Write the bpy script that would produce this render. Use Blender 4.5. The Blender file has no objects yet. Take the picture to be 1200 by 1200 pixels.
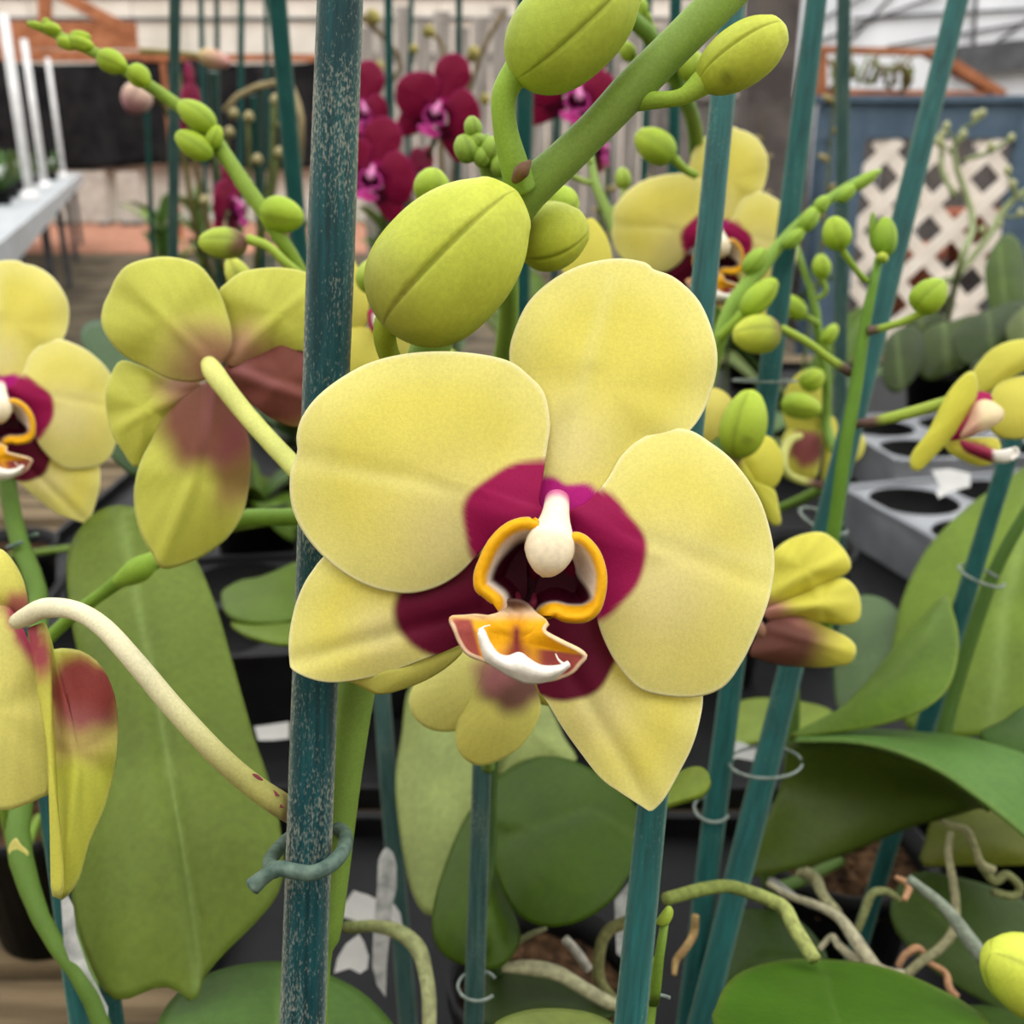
import bpy, math, random
import numpy as np
from mathutils import Vector, Matrix

# ------------------------------------------------------------------ camera, sky, light, exposure
scene = bpy.context.scene
COL = scene.collection
PITCH = math.radians(19.4)
CZ = 1.30
FPX = 1200.0
CAM = np.array([0.0, 0.0, CZ])
FWD = np.array([0.0, math.cos(PITCH), -math.sin(PITCH)])
UPV = np.array([0.0, math.sin(PITCH), math.cos(PITCH)])
RGT = np.array([1.0, 0.0, 0.0])

cd = bpy.data.cameras.new('camera')
cam = bpy.data.objects.new('camera', cd)
COL.objects.link(cam)
cam.location = CAM.tolist()
cam.rotation_euler = (math.pi / 2 - PITCH, 0, 0)
cd.sensor_width = 36.0
cd.lens = 36.0
cd.clip_start = 0.01
cd.clip_end = 200.0
cd.dof.use_dof = True
cd.dof.focus_distance = 0.205
cd.dof.aperture_fstop = 20.0
scene.camera = cam

w = bpy.data.worlds.new('overcast_sky')
scene.world = w
w.use_nodes = True
wb = w.node_tree.nodes['Background']
wb.inputs['Color'].default_value = (0.97, 0.985, 1.0, 1)
wb.inputs['Strength'].default_value = 1.0

sd = bpy.data.lights.new('soft_sun', 'SUN')
sd.energy = 1.6
sd.angle = math.radians(80)
sd.color = (1.0, 0.97, 0.92)
sun = bpy.data.objects.new('soft_sun', sd)
COL.objects.link(sun)
sun.rotation_euler = (math.radians(38), math.radians(14), 0)

vs = scene.view_settings
vs.view_transform = 'Standard'
vs.look = 'None'
vs.gamma = 1.0
vs.exposure = 1.06
vs.use_curve_mapping = False

random.seed(7)
RNG = np.random.default_rng(7)

# ------------------------------------------------------------------ helpers
def lin(r, g, b):
    f = lambda c: (c / 255 / 12.92) if c / 255 <= 0.04045 else ((c / 255 + 0.055) / 1.055) ** 2.4
    return np.array([f(r), f(g), f(b)])

def atv(P, d):
    P = np.asarray(P, float)
    d = np.asarray(d, float)
    return CAM + d[..., None] * (FWD + ((P[..., 0] - 600) / FPX)[..., None] * RGT + ((600 - P[..., 1]) / FPX)[..., None] * UPV)

def at(px, py, d):
    return atv(np.array([px, py]), np.array(d))

def on_z(px, py, z):
    r = FWD + (px - 600) / FPX * RGT + (600 - py) / FPX * UPV
    return CAM + r * ((z - CZ) / r[2])

ZT = {'A': (320, 280, 1.765), 'B': (500, 520, 4.0), 'C': (0, 0, 3.0), 'D': (0, 280, 3.0), 'E': (0, 620, 2.07),
      'F': (400, 0, 2.857), 'G': (720, 0, 2.5), 'H': (780, 320, 2.857), 'I': (760, 700, 2.4), 'J': (300, 780, 2.5),
      'K': (820, 200, 3.333), 'L': (980, 120, 3.16), 'M': (340, 860, 3.53), 'N': (640, 900, 4.0), 'O': (900, 900, 4.0),
      'Q': (560, 0, 3.75), 'S': (820, 400, 3.75), 'T': (230, 580, 3.75), 'P': (0, 0, 1.0)}

def Z(k, s):
    ox, oy, sc = ZT[k]
    v = np.array([[float(c) for c in t.split(',')] for t in s.split()])
    v[:, 0] = ox + v[:, 0] / sc
    v[:, 1] = oy + v[:, 1] / sc
    return v

def sm(e0, e1, x):
    t = np.clip((x - e0) / (e1 - e0), 0, 1)
    return t * t * (3 - 2 * t)

def mix(a, b, t):
    t = np.asarray(t, float)[..., None]
    return np.asarray(a) * (1 - t) + np.asarray(b) * t

def catmull(P, n, closed=False):
    P = np.asarray(P, float)
    m = len(P)
    k = 12
    out = []
    segs = m if closed else m - 1
    for i in range(segs):
        if closed:
            p0, p1, p2, p3 = P[(i - 1) % m], P[i], P[(i + 1) % m], P[(i + 2) % m]
        else:
            p1, p2 = P[i], P[i + 1]
            p0 = P[i - 1] if i > 0 else 2 * p1 - p2
            p3 = P[i + 2] if i + 2 < m else 2 * p2 - p1
        t = np.linspace(0, 1, k, endpoint=False)[:, None]
        out.append(0.5 * (2 * p1 + (p2 - p0) * t + (2 * p0 - 5 * p1 + 4 * p2 - p3) * t ** 2 + (3 * p1 - p0 - 3 * p2 + p3) * t ** 3))
    Q = np.vstack(out + ([P[:1]] if closed else [P[-1:]]))
    nd = min(3, Q.shape[1])
    s = np.concatenate([[0], np.cumsum(np.linalg.norm(np.diff(Q[:, :nd], axis=0), axis=1))])
    x = np.linspace(0, s[-1], n, endpoint=not closed)
    return np.stack([np.interp(x, s, Q[:, j]) for j in range(Q.shape[1])], 1)

def poly_dist(P, L):
    best = np.full(len(P), 1e9)
    for a, b in zip(L[:-1], L[1:]):
        ab = b - a
        t = np.clip(((P - a) @ ab) / (ab @ ab + 1e-12), 0, 1)
        best = np.minimum(best, np.linalg.norm(P - (a + t[:, None] * ab), axis=1))
    return best

WL = {}

def link(o, parent, origin):
    COL.objects.link(o)
    o.location = Vector(np.asarray(origin, float) - (WL[parent.name] if parent is not None else 0))
    if parent is not None:
        o.parent = parent
    WL[o.name] = np.asarray(origin, float)
    return o

def tag(o, label=None, cat=None, group=None, kind=None):
    for k, v in (('label', label), ('category', cat), ('group', group), ('kind', kind)):
        if v:
            o[k] = v
    return o

def empty(name, loc, parent=None, label=None, cat=None, group=None):
    o = bpy.data.objects.new(name, None)
    o.empty_display_size = 0.01
    link(o, parent, loc)
    return tag(o, label, cat, group)

def mk(name, V, F, mat, parent=None, col=None, smooth=True, thick=0.0, origin=None):
    V = np.asarray(V, float)
    if origin is None:
        origin = V.mean(0)
    me = bpy.data.meshes.new(name)
    me.from_pydata((V - origin).tolist(), [], [list(map(int, f)) for f in F])
    if smooth:
        me.polygons.foreach_set('use_smooth', [True] * len(me.polygons))
    if col is not None:
        a = me.color_attributes.new('pigment', 'FLOAT_COLOR', 'POINT')
        c = np.ones((len(V), 4))
        c[:, :3] = np.clip(col, 0, 1)
        a.data.foreach_set('color', c.ravel())
    me.materials.append(mat)
    me.update()
    o = bpy.data.objects.new(name, me)
    link(o, parent, origin)
    if thick:
        s = o.modifiers.new('thickness', 'SOLIDIFY')
        s.thickness = thick
        s.offset = 0.0
    return o

# ------------------------------------------------------------------ materials
def new_mat(name):
    m = bpy.data.materials.new(name)
    m.use_nodes = True
    nt = m.node_tree
    return m, nt, nt.nodes['Principled BSDF'], nt.nodes['Material Output']

def nd(nt, typ, **kw):
    n = nt.nodes.new(typ)
    for k, v in kw.items():
        if k in n.inputs:
            n.inputs[k].default_value = v
        else:
            setattr(n, k, v)
    return n

def pigment_mat(name, rough=0.5, spec=0.3, translucent=0.0, vary=0.12, scale=400.0, bump=0.1, bump_scale=2500.0, bdist=0.0003, big=60.0, bigvary=0.0, coat=0.0):
    m, nt, b, out = new_mat(name)
    L = nt.links.new
    at_ = nd(nt, 'ShaderNodeAttribute', attribute_name='pigment')
    tc = nd(nt, 'ShaderNodeTexCoord')
    nz = nd(nt, 'ShaderNodeTexNoise', Scale=scale, Detail=3.0)
    L(tc.outputs['Object'], nz.inputs['Vector'])
    mr = nd(nt, 'ShaderNodeMapRange')
    mr.inputs['From Min'].default_value = 0.3
    mr.inputs['From Max'].default_value = 0.7
    mr.inputs['To Min'].default_value = 1 - vary
    mr.inputs['To Max'].default_value = 1 + vary
    L(nz.outputs['Fac'], mr.inputs['Value'])
    nb = nd(nt, 'ShaderNodeTexNoise', Scale=big, Detail=2.0)
    L(tc.outputs['Object'], nb.inputs['Vector'])
    mb = nd(nt, 'ShaderNodeMapRange')
    mb.inputs['From Min'].default_value = 0.3
    mb.inputs['From Max'].default_value = 0.7
    mb.inputs['To Min'].default_value = 1 - bigvary
    mb.inputs['To Max'].default_value = 1 + bigvary
    L(nb.outputs['Fac'], mb.inputs['Value'])
    mu = nd(nt, 'ShaderNodeMath', operation='MULTIPLY')
    L(mr.outputs['Result'], mu.inputs[0])
    L(mb.outputs['Result'], mu.inputs[1])
    vm = nd(nt, 'ShaderNodeVectorMath', operation='SCALE')
    L(at_.outputs['Color'], vm.inputs[0])
    L(mu.outputs[0], vm.inputs['Scale'])
    L(vm.outputs[0], b.inputs['Base Color'])
    b.inputs['Roughness'].default_value = rough
    b.inputs['Specular IOR Level'].default_value = spec
    b.inputs['Coat Weight'].default_value = coat
    if bump:
        n2 = nd(nt, 'ShaderNodeTexNoise', Scale=bump_scale, Detail=2.0)
        L(tc.outputs['Object'], n2.inputs['Vector'])
        bp = nd(nt, 'ShaderNodeBump', Strength=bump, Distance=bdist)
        L(n2.outputs['Fac'], bp.inputs['Height'])
        L(bp.outputs['Normal'], b.inputs['Normal'])
    if translucent:
        tr = nd(nt, 'ShaderNodeBsdfTranslucent')
        L(vm.outputs[0], tr.inputs['Color'])
        mx = nd(nt, 'ShaderNodeMixShader', Fac=translucent)
        L(b.outputs[0], mx.inputs[1])
        L(tr.outputs[0], mx.inputs[2])
        L(mx.outputs[0], out.inputs['Surface'])
    return m

def plain_mat(name, c1, c2, scale=20.0, rough=0.7, spec=0.3, stretch=(1, 1, 1), bump=0.2, bdist=0.002, lo=0.35, hi=0.65, detail=5.0, metal=0.0):
    m, nt, b, out = new_mat(name)
    L = nt.links.new
    tc = nd(nt, 'ShaderNodeTexCoord')
    mp = nd(nt, 'ShaderNodeMapping')
    mp.inputs['Scale'].default_value = stretch
    L(tc.outputs['Object'], mp.inputs['Vector'])
    nz = nd(nt, 'ShaderNodeTexNoise', Scale=scale, Detail=detail)
    L(mp.outputs[0], nz.inputs['Vector'])
    cr = nd(nt, 'ShaderNodeValToRGB')
    cr.color_ramp.elements[0].position = lo
    cr.color_ramp.elements[1].position = hi
    cr.color_ramp.elements[0].color = (*c1, 1)
    cr.color_ramp.elements[1].color = (*c2, 1)
    L(nz.outputs['Fac'], cr.inputs['Fac'])
    L(cr.outputs['Color'], b.inputs['Base Color'])
    b.inputs['Roughness'].default_value = rough
    b.inputs['Specular IOR Level'].default_value = spec
    b.inputs['Metallic'].default_value = metal
    if bump:
        bp = nd(nt, 'ShaderNodeBump', Strength=bump, Distance=bdist)
        L(nz.outputs['Fac'], bp.inputs['Height'])
        L(bp.outputs['Normal'], b.inputs['Normal'])
    return m

def stake_mat(name, teal, teal2, worn, wear_lo, wear_hi, edge=True):
    """painted split bamboo: streaky teal paint rubbed away along the grain, bare edges"""
    m, nt, b, out = new_mat(name)
    L = nt.links.new
    tc = nd(nt, 'ShaderNodeTexCoord')
    mp = nd(nt, 'ShaderNodeMapping')
    mp.inputs['Scale'].default_value = (1, 1, 0.07)
    L(tc.outputs['Object'], mp.inputs['Vector'])
    n1 = nd(nt, 'ShaderNodeTexNoise', Scale=900.0, Detail=4.0)
    L(mp.outputs[0], n1.inputs['Vector'])
    cr = nd(nt, 'ShaderNodeValToRGB')
    cr.color_ramp.elements[0].position = 0.3
    cr.color_ramp.elements[1].position = 0.7
    cr.color_ramp.elements[0].color = (*teal, 1)
    cr.color_ramp.elements[1].color = (*teal2, 1)
    L(n1.outputs['Fac'], cr.inputs['Fac'])
    mp2 = nd(nt, 'ShaderNodeMapping')
    mp2.inputs['Scale'].default_value = (1, 1, 0.35)
    L(tc.outputs['Object'], mp2.inputs['Vector'])
    n2 = nd(nt, 'ShaderNodeTexNoise', Scale=2600.0, Detail=2.0)
    L(mp2.outputs[0], n2.inputs['Vector'])
    n3 = nd(nt, 'ShaderNodeTexNoise', Scale=110.0, Detail=3.0)
    L(mp2.outputs[0], n3.inputs['Vector'])
    ad = nd(nt, 'ShaderNodeMath', operation='MULTIPLY_ADD')
    ad.inputs[1].default_value = 0.75
    L(n3.outputs['Fac'], ad.inputs[0])
    L(n2.outputs['Fac'], ad.inputs[2])
    mr = nd(nt, 'ShaderNodeMapRange')
    mr.inputs['From Min'].default_value = wear_lo
    mr.inputs['From Max'].default_value = wear_hi
    L(ad.outputs[0], mr.inputs['Value'])
    at_ = nd(nt, 'ShaderNodeAttribute', attribute_name='pigment')
    sx = nd(nt, 'ShaderNodeSeparateColor')
    L(at_.outputs['Color'], sx.inputs[0])
    em = nd(nt, 'ShaderNodeMath', operation='MULTIPLY')
    L(sx.outputs[0], em.inputs[0])
    L(n2.outputs['Fac'], em.inputs[1])
    mxm = nd(nt, 'ShaderNodeMath', operation='MULTIPLY_ADD')
    mxm.use_clamp = True
    mxm.inputs[1].default_value = 1.3 if edge else 0.0
    L(em.outputs[0], mxm.inputs[0])
    L(mr.outputs['Result'], mxm.inputs[2])
    mc = nd(nt, 'ShaderNodeMix', data_type='RGBA')
    mc.inputs[7].default_value = (*worn, 1)
    L(mxm.outputs[0], mc.inputs[0])
    L(cr.outputs['Color'], mc.inputs[6])
    L(mc.outputs[2], b.inputs['Base Color'])
    b.inputs['Roughness'].default_value = 0.6
    b.inputs['Specular IOR Level'].default_value = 0.25
    bp = nd(nt, 'ShaderNodeBump', Strength=0.35, Distance=0.0003)
    L(n1.outputs['Fac'], bp.inputs['Height'])
    L(bp.outputs['Normal'], b.inputs['Normal'])
    return m

M_PETAL = pigment_mat('petal_skin', rough=0.55, spec=0.18, translucent=0.22, vary=0.05, scale=1500, bump=0.25, bump_scale=3200, bdist=0.0002, big=90, bigvary=0.035)
M_LIP = pigment_mat('lip_skin', rough=0.5, spec=0.12, translucent=0.08, vary=0.08, scale=900, bump=0.2, bump_scale=2500, bdist=0.0002)
M_BUD = pigment_mat('bud_skin', rough=0.5, spec=0.22, vary=0.07, scale=900, bump=0.3, bump_scale=2600, bdist=0.0002, big=120, bigvary=0.08)
M_STEM = pigment_mat('stem_skin', rough=0.55, spec=0.22, vary=0.09, scale=1600, bump=0.3, bump_scale=2600, bdist=0.0002, big=100, bigvary=0.08)
M_LEAF = pigment_mat('leaf_skin', rough=0.45, spec=0.16, translucent=0.08, vary=0.10, scale=350, bump=0.15, bump_scale=900, bdist=0.0004, big=26, bigvary=0.14)
M_ROOT = pigment_mat('root_skin', rough=0.8, spec=0.15, vary=0.3, scale=350, bump=0.5, bump_scale=700, bdist=0.0008)
TEAL = lin(20, 92, 98)
M_STAKE_NEAR = stake_mat('worn_teal_paint', lin(2, 40, 44), lin(14, 72, 76), lin(138, 140, 126), 0.90, 1.22)
M_STAKE = stake_mat('teal_paint', lin(4, 54, 52), lin(16, 84, 80), lin(104, 124, 106), 1.03, 1.45)
M_STAKE_GREY = stake_mat('faded_teal_paint', lin(24, 54, 52), lin(52, 84, 78), lin(104, 112, 98), 0.95, 1.3)
M_POT = plain_mat('black_pot_plastic', lin(7, 7, 8), lin(17, 17, 18), 30, 0.55, 0.2, bump=0.05)
M_BARK = plain_mat('bark_chips', lin(30, 20, 14), lin(92, 68, 46), 120, 0.95, 0.1, bump=0.9, bdist=0.004)
M_TRAY = plain_mat('grey_tray_plastic', lin(118, 120, 124), lin(152, 154, 158), 14, 0.42, 0.5, bump=0.05)
M_WHITE = plain_mat('white_plastic', lin(222, 222, 220), lin(240, 240, 238), 40, 0.5, 0.4, bump=0.02)
M_TAGGREY = plain_mat('weathered_white_plastic', lin(150, 152, 150), lin(212, 212, 208), 150, 0.7, 0.2, bump=0.2, bdist=0.0005)
M_CLIP = plain_mat('green_clip_plastic', lin(62, 84, 74), lin(98, 118, 104), 400, 0.5, 0.35, bump=0.2, bdist=0.0003)
M_CLIPCLEAR = plain_mat('pale_clip_wire', lin(96, 108, 100), lin(136, 146, 136), 400, 0.4, 0.5, bump=0.05)
M_WOOD = plain_mat('weathered_planks', lin(74, 62, 44), lin(126, 108, 82), 9, 0.85, 0.15, stretch=(0.6, 6, 6), bump=0.5, bdist=0.003)

# ------------------------------------------------------------------ shape builders
def px_map(d0):
    return lambda P, dz: atv(P, d0 + np.asarray(dz))

def frame_map(center, yaw=0.0, pitch=0.0, roll=0.0, size=1.0, ref=(645.0, 640.0)):
    """maps flower-plan coordinates to a flower at CENTER that looks at the camera place, then is turned"""
    c = np.asarray(center, float)
    fr = CAM - c
    fr /= np.linalg.norm(fr)
    rt = np.cross(UPV, fr); rt /= np.linalg.norm(rt)
    up = np.cross(fr, rt)
    ry, rp, rr = (math.radians(a) for a in (yaw, pitch, roll))
    fr, rt = fr * math.cos(ry) + rt * math.sin(ry), rt * math.cos(ry) - fr * math.sin(ry)
    fr, up = fr * math.cos(rp) + up * math.sin(rp), up * math.cos(rp) - fr * math.sin(rp)
    rt, up = rt * math.cos(rr) - up * math.sin(rr), up * math.cos(rr) + rt * math.sin(rr)
    k = 0.2 / 1200 * size
    def M(P, dz):
        P = np.asarray(P, float)
        dz = np.asarray(dz, float)
        return c + ((P[..., 0] - ref[0]) * k)[..., None] * rt - ((P[..., 1] - ref[1]) * k)[..., None] * up - (dz * size)[..., None] * fr
    return M

def sheet_mesh(outline, center, nr, na):
    O = catmull(outline, na, closed=True)
    c = np.asarray(center, float)
    rs = (np.arange(1, nr + 1) / nr) ** 0.9
    P = [c[None, :]]
    R = [np.zeros(1)]
    for r in rs:
        P.append(c + r * (O - c))
        R.append(np.full(na, r))
    P = np.vstack(P); R = np.concatenate(R)
    F = []
    for j in range(na):
        F.append((0, 1 + (j + 1) % na, 1 + j))
    for k in range(nr - 1):
        a = 1 + k * na; b = a + na
        for j in range(na):
            j2 = (j + 1) % na
            F.append((a + j, a + j2, b + j2, b + j))
    return P, R, F

def centroid(o):
    o = np.asarray(o)
    x, y = o[:, 0], o[:, 1]
    x2, y2 = np.roll(x, -1), np.roll(y, -1)
    cr = x * y2 - x2 * y
    A = cr.sum() / 2
    return np.array([((x + x2) * cr).sum() / (6 * A), ((y + y2) * cr).sum() / (6 * A)])

def sheet(name, parent, M, outline, col, mat, center=None, z0=0.0, edge=0.0, tilt=(0, 0), ripple=0.0, nrip=5, nr=12, na=48, thick=0.0007, vein=None, vd=0.0005, vw=7.0, dzf=None):
    c = centroid(outline) if center is None else np.asarray(center, float)
    P, R, F = sheet_mesh(outline, c, nr, na)
    dz = z0 + edge * R ** 2.2 + tilt[0] * (P[:, 0] - c[0]) + tilt[1] * (P[:, 1] - c[1])
    if ripple:
        an = np.arctan2(P[:, 1] - c[1], P[:, 0] - c[0])
        dz = dz + ripple * R ** 2 * np.sin(an * nrip + c[0])
    if vein is not None:
        dz = dz + vd * np.exp(-(poly_dist(P, np.asarray(vein, float)) / vw) ** 2)
    if dzf is not None:
        dz = dz + dzf(P, R)
    C = col(P, R) if callable(col) else np.tile(col, (len(P), 1))
    return mk(name, M(P, dz), F, mat, parent, C, thick=thick)

def loft(name, parent, curves, col, mat, nu=32, nv=10, thick=0.001):
    """smooth surface through several 3-D curves laid side by side"""
    G = np.stack([catmull(c, nu) for c in curves])
    V = np.stack([catmull(G[:, i, :], nv) for i in range(nu)], 1)
    F = [(a * nu + b, a * nu + b + 1, (a + 1) * nu + b + 1, (a + 1) * nu + b) for a in range(nv - 1) for b in range(nu - 1)]
    V = V.reshape(-1, 3)
    uv = np.stack(np.meshgrid(np.linspace(0, 1, nv), np.linspace(0, 1, nu), indexing='ij'), -1).reshape(-1, 2)
    C = col(uv) if callable(col) else np.tile(col, (len(V), 1))
    return mk(name, V, F, mat, parent, C, thick=thick)

def tube(name, parent, pts, rad, col, mat, n=12, ns=None, flat=None, close=False):
    pts = np.asarray(pts, float)
    rad = np.asarray(rad, float) if np.ndim(rad) else np.full(len(pts), float(rad))
    ns = ns or max(8, 6 * len(pts))
    Q = catmull(np.hstack([pts, rad[:, None]]), ns)
    C_, r = Q[:, :3], np.maximum(Q[:, 3], 1e-5)
    T = np.gradient(C_, axis=0)
    T /= np.linalg.norm(T, axis=1)[:, None] + 1e-12
    ref = np.array([0.31, -0.9, 0.3])
    nrm = np.cross(T[0], ref); nrm /= np.linalg.norm(nrm)
    V, cols = [], []
    th = np.linspace(0, 2 * np.pi, n, endpoint=False)
    for i in range(ns):
        nrm = nrm - T[i] * (nrm @ T[i]); nrm /= np.linalg.norm(nrm)
        bi = np.cross(T[i], nrm)
        V.append(C_[i] + r[i] * (np.cos(th)[:, None] * nrm + np.sin(th)[:, None] * bi))
    V = np.vstack(V)
    F = [(i * n + j, i * n + (j + 1) % n, (i + 1) * n + (j + 1) % n, (i + 1) * n + j) for i in range(ns - 1) for j in range(n)]
    F += [tuple(range(n - 1, -1, -1)), tuple((ns - 1) * n + j for j in range(n))]
    t = np.repeat(np.linspace(0, 1, ns), n)
    C = col(t) if callable(col) else np.tile(col, (len(V), 1))
    return mk(name, V, F, mat, parent, C, origin=C_[0])

def stem(name, parent, s, key, col, mat=None, to=None, n=10, tor=None):
    """s: 'x,y,depth,width' items; x,y,width in picture pixels of zoom KEY, depth in metres; TO: a world point the stem runs on to"""
    ox, oy, sc = ZT[key]
    pts, rad = [], []
    for it in s.split():
        x, y, d, wd = (float(v) for v in it.split(','))
        pts.append(at(ox + x / sc, oy + y / sc, d))
        rad.append(wd / sc * d / 2400)
    if to is not None:
        for q in (to if isinstance(to, list) else [to]):
            pts.append(np.asarray(q, float)); rad.append(tor or rad[-1])
    return tube(name, parent, pts, rad, col, mat or M_STEM, n=n)

GREEN = lin(108, 146, 44); DKGREEN = lin(74, 112, 34); LIME = lin(150, 178, 48); BUDG = lin(168, 180, 58)
BUDY = lin(196, 202, 70); PURP = lin(104, 58, 62); CREAM = lin(234, 230, 190)

def bud(name, parent, base, tip, width, seam=20.0, purple=0.0, nt=22, na=30, c0=None, c1=None, lean=0.45, plump=2.2, spot=0.0, tipx=2.0, gw=None):
    base = np.asarray(base, float); tip = np.asarray(tip, float)
    ax = tip - base; L = np.linalg.norm(ax); ax /= L
    e1 = CAM - base; e1 -= ax * (e1 @ ax); e1 /= np.linalg.norm(e1)
    e2 = np.cross(ax, e1)
    R = width / 2
    c0 = BUDG if c0 is None else c0
    c1 = BUDY if c1 is None else c1
    t = 0.5 - 0.5 * np.cos(np.linspace(0, np.pi, nt))
    V, C = [], []
    th = np.linspace(0, 2 * np.pi, na, endpoint=False)
    ds = (np.degrees(th) - seam + 60) % 120 - 60
    gw = gw or max(2.6, 360.0 / na * 0.9)
    for k, tt in enumerate(t):
        if tt < lean:
            u = min(1.0, (lean - tt) / lean); rr = max(0.004, (1 - u ** plump)) ** 0.5
        else:
            u = (tt - lean) / (1 - lean); rr = max(1e-3, 1 - u ** tipx) ** 0.6
        rr = R * rr
        g = 0.055 * np.exp(-(ds / gw) ** 2) + 0.035 * np.where(ds > 0, np.exp(-ds / 22), 0)
        r = rr * (1 - g * math.sin(math.pi * min(1, max(0, tt * 0.92 + 0.04))) ** 0.5)
        tipw = 1 + 0.15 * math.exp(-((tt - 0.95) / 0.04) ** 2)
        V.append(base + ax * (L * tt) + (r * (tipw if tt > 0.85 else 1))[:, None] * (np.cos(th)[:, None] * e1 + np.sin(th)[:, None] * e2))
        c = mix(c0, c1, np.full(na, tt))
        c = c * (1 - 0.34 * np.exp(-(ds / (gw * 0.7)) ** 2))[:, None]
        if purple:
            c = mix(c, PURP, purple * (1 - sm(0.10, 0.42, tt + 0.06 * np.sin(th * 3))) * (0.6 + 0.4 * np.sin(th + seam)))
        if spot:
            c = mix(c, lin(100, 110, 30), spot * np.exp(-((tt - 0.25) / 0.05) ** 2 - (np.degrees(th) - 20) ** 2 / 300))
        V[-1] = V[-1]; C.append(c)
    V.insert(0, base[None, :]); C.insert(0, c0[None, :])
    V.append(tip[None, :]); C.append(c1[None, :])
    V = np.vstack(V); C = np.vstack(C)
    F = [(0, 1 + (j + 1) % na, 1 + j) for j in range(na)]
    for k in range(nt - 1):
        a = 1 + k * na; b = a + na
        F += [(a + j, a + (j + 1) % na, b + (j + 1) % na, b + j) for j in range(na)]
    a = 1 + (nt - 1) * na; z = a + na
    F += [(a + j, a + (j + 1) % na, z) for j in range(na)]
    return mk(name, V, F, M_BUD, parent, C, origin=base)

def pbud(parent, key, bx, by, tx, ty, wpx, d, dt=None, name='bud', **kw):
    """bud from a base and a tip given in pixels of zoom KEY"""
    ox, oy, sc = ZT[key]
    dt = d if dt is None else dt
    return bud(name, parent, at(ox + bx / sc, oy + by / sc, d), at(ox + tx / sc, oy + ty / sc, dt), wpx / sc * d / 1200, **kw)

def stake(p0, p1, width, thick, mat, label, group=None, seg=10, cat='plant stake'):
    """split bamboo stake: local z runs along it, broad faces slightly rounded, worn corners"""
    p0 = np.asarray(p0, float); p1 = np.asarray(p1, float)
    ax = p1 - p0; L = np.linalg.norm(ax); ax /= L
    e1 = CAM - p0; e1 -= ax * (e1 @ ax); e1 /= np.linalg.norm(e1)
    e2 = np.cross(ax, e1)
    hw, ht, c = width / 2, thick / 2, min(width, thick) * 0.12
    prof = [(-hw + c, ht, .15), (-hw * .5, ht * 1.07, 0), (0, ht * 1.1, 0), (hw * .5, ht * 1.07, 0), (hw - c, ht, .15), (hw, ht - c, 1), (hw, -ht + c, .5), (hw - c, -ht, .3), (-hw + c, -ht, .3), (-hw, -ht + c, .5), (-hw, ht - c, 1)]
    n = len(prof); V, C = [], []
    rs = np.random.default_rng(int(abs(p0[0]) * 1e5) % 9973)
    bw = rs.normal(0, 0.03, seg + 1)
    for k in range(seg + 1):
        for (x, y, e) in prof:
            V.append((x * (1 + bw[k]), y * (1 + bw[k] * .5), L * k / seg)); C.append((e, e, e))
    F = [(k * n + j, k * n + (j + 1) % n, (k + 1) * n + (j + 1) % n, (k + 1) * n + j) for k in range(seg) for j in range(n)]
    F += [tuple(range(n - 1, -1, -1)), tuple(seg * n + j for j in range(n))]
    o = mk('plant_stake', np.array(V), F, mat, None, np.array(C), smooth=False, origin=np.zeros(3))
    mw = Matrix(((e2[0], e1[0], ax[0], p0[0]), (e2[1], e1[1], ax[1], p0[1]), (e2[2], e1[2], ax[2], p0[2]), (0, 0, 0, 1)))
    if np.linalg.det(np.array([e2, e1, ax])) < 0:
        mw = Matrix(((-e2[0], e1[0], ax[0], p0[0]), (-e2[1], e1[1], ax[1], p0[1]), (-e2[2], e1[2], ax[2], p0[2]), (0, 0, 0, 1)))
    o.matrix_world = mw
    return tag(o, label, cat, group)

def pstake(x0, y0, d0, x1, y1, d1, wpx, mat, label, group=None, down=None, tratio=0.7):
    """stake from a top pixel to a lower pixel, then straight on down to height DOWN"""
    a = at(x0, y0, d0); b = at(x1, y1, d1)
    if down is not None:
        b = a + (b - a) * ((down - a[2]) / (b[2] - a[2]))
    wd = wpx * d0 / 1200
    return stake(b, a, wd, wd * tratio, mat, label, group)

def clip_ring(px, py, d, wpx, hpx, rpx, mat, label, gap=(0.0, 0.0), tilt=0.0, group=None, tail=None):
    """open wire ring that hugs a stake and a stem: a loop lying roughly level, with an open end"""
    c = at(px, py, d)
    k = d / 1200
    th = np.linspace(math.radians(gap[0]), math.radians(360 - gap[1]), 22)
    pts = []
    for a in th:
        dx, dy = wpx / 2 * math.cos(a) * k, math.sin(a)
        pts.append(c + RGT * dx * math.cos(tilt) + UPV * (dx * math.sin(tilt) + hpx / 2 * dy * k) + FWD * (wpx / 2 * dy * k * 0.9))
    if tail is not None:
        ox = [at(x, y, dd) for x, y, dd in tail]
        pts = ox + pts
    o = tube('stake_clip', None, np.array(pts), rpx * k, lin(90, 110, 96), mat, n=10, ns=70)
    return tag(o, label, 'stake clip', group)

def lathe(prof, n=28, c=(0, 0, 0)):
    V = []
    th = np.linspace(0, 2 * np.pi, n, endpoint=False)
    for r, z in prof:
        V.append(np.stack([c[0] + r * np.cos(th), c[1] + r * np.sin(th), np.full(n, c[2] + z)], 1))
    F = [(k * n + j, k * n + (j + 1) % n, (k + 1) * n + (j + 1) % n, (k + 1) * n + j) for k in range(len(prof) - 1) for j in range(n)]
    return np.vstack(V), F

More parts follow.
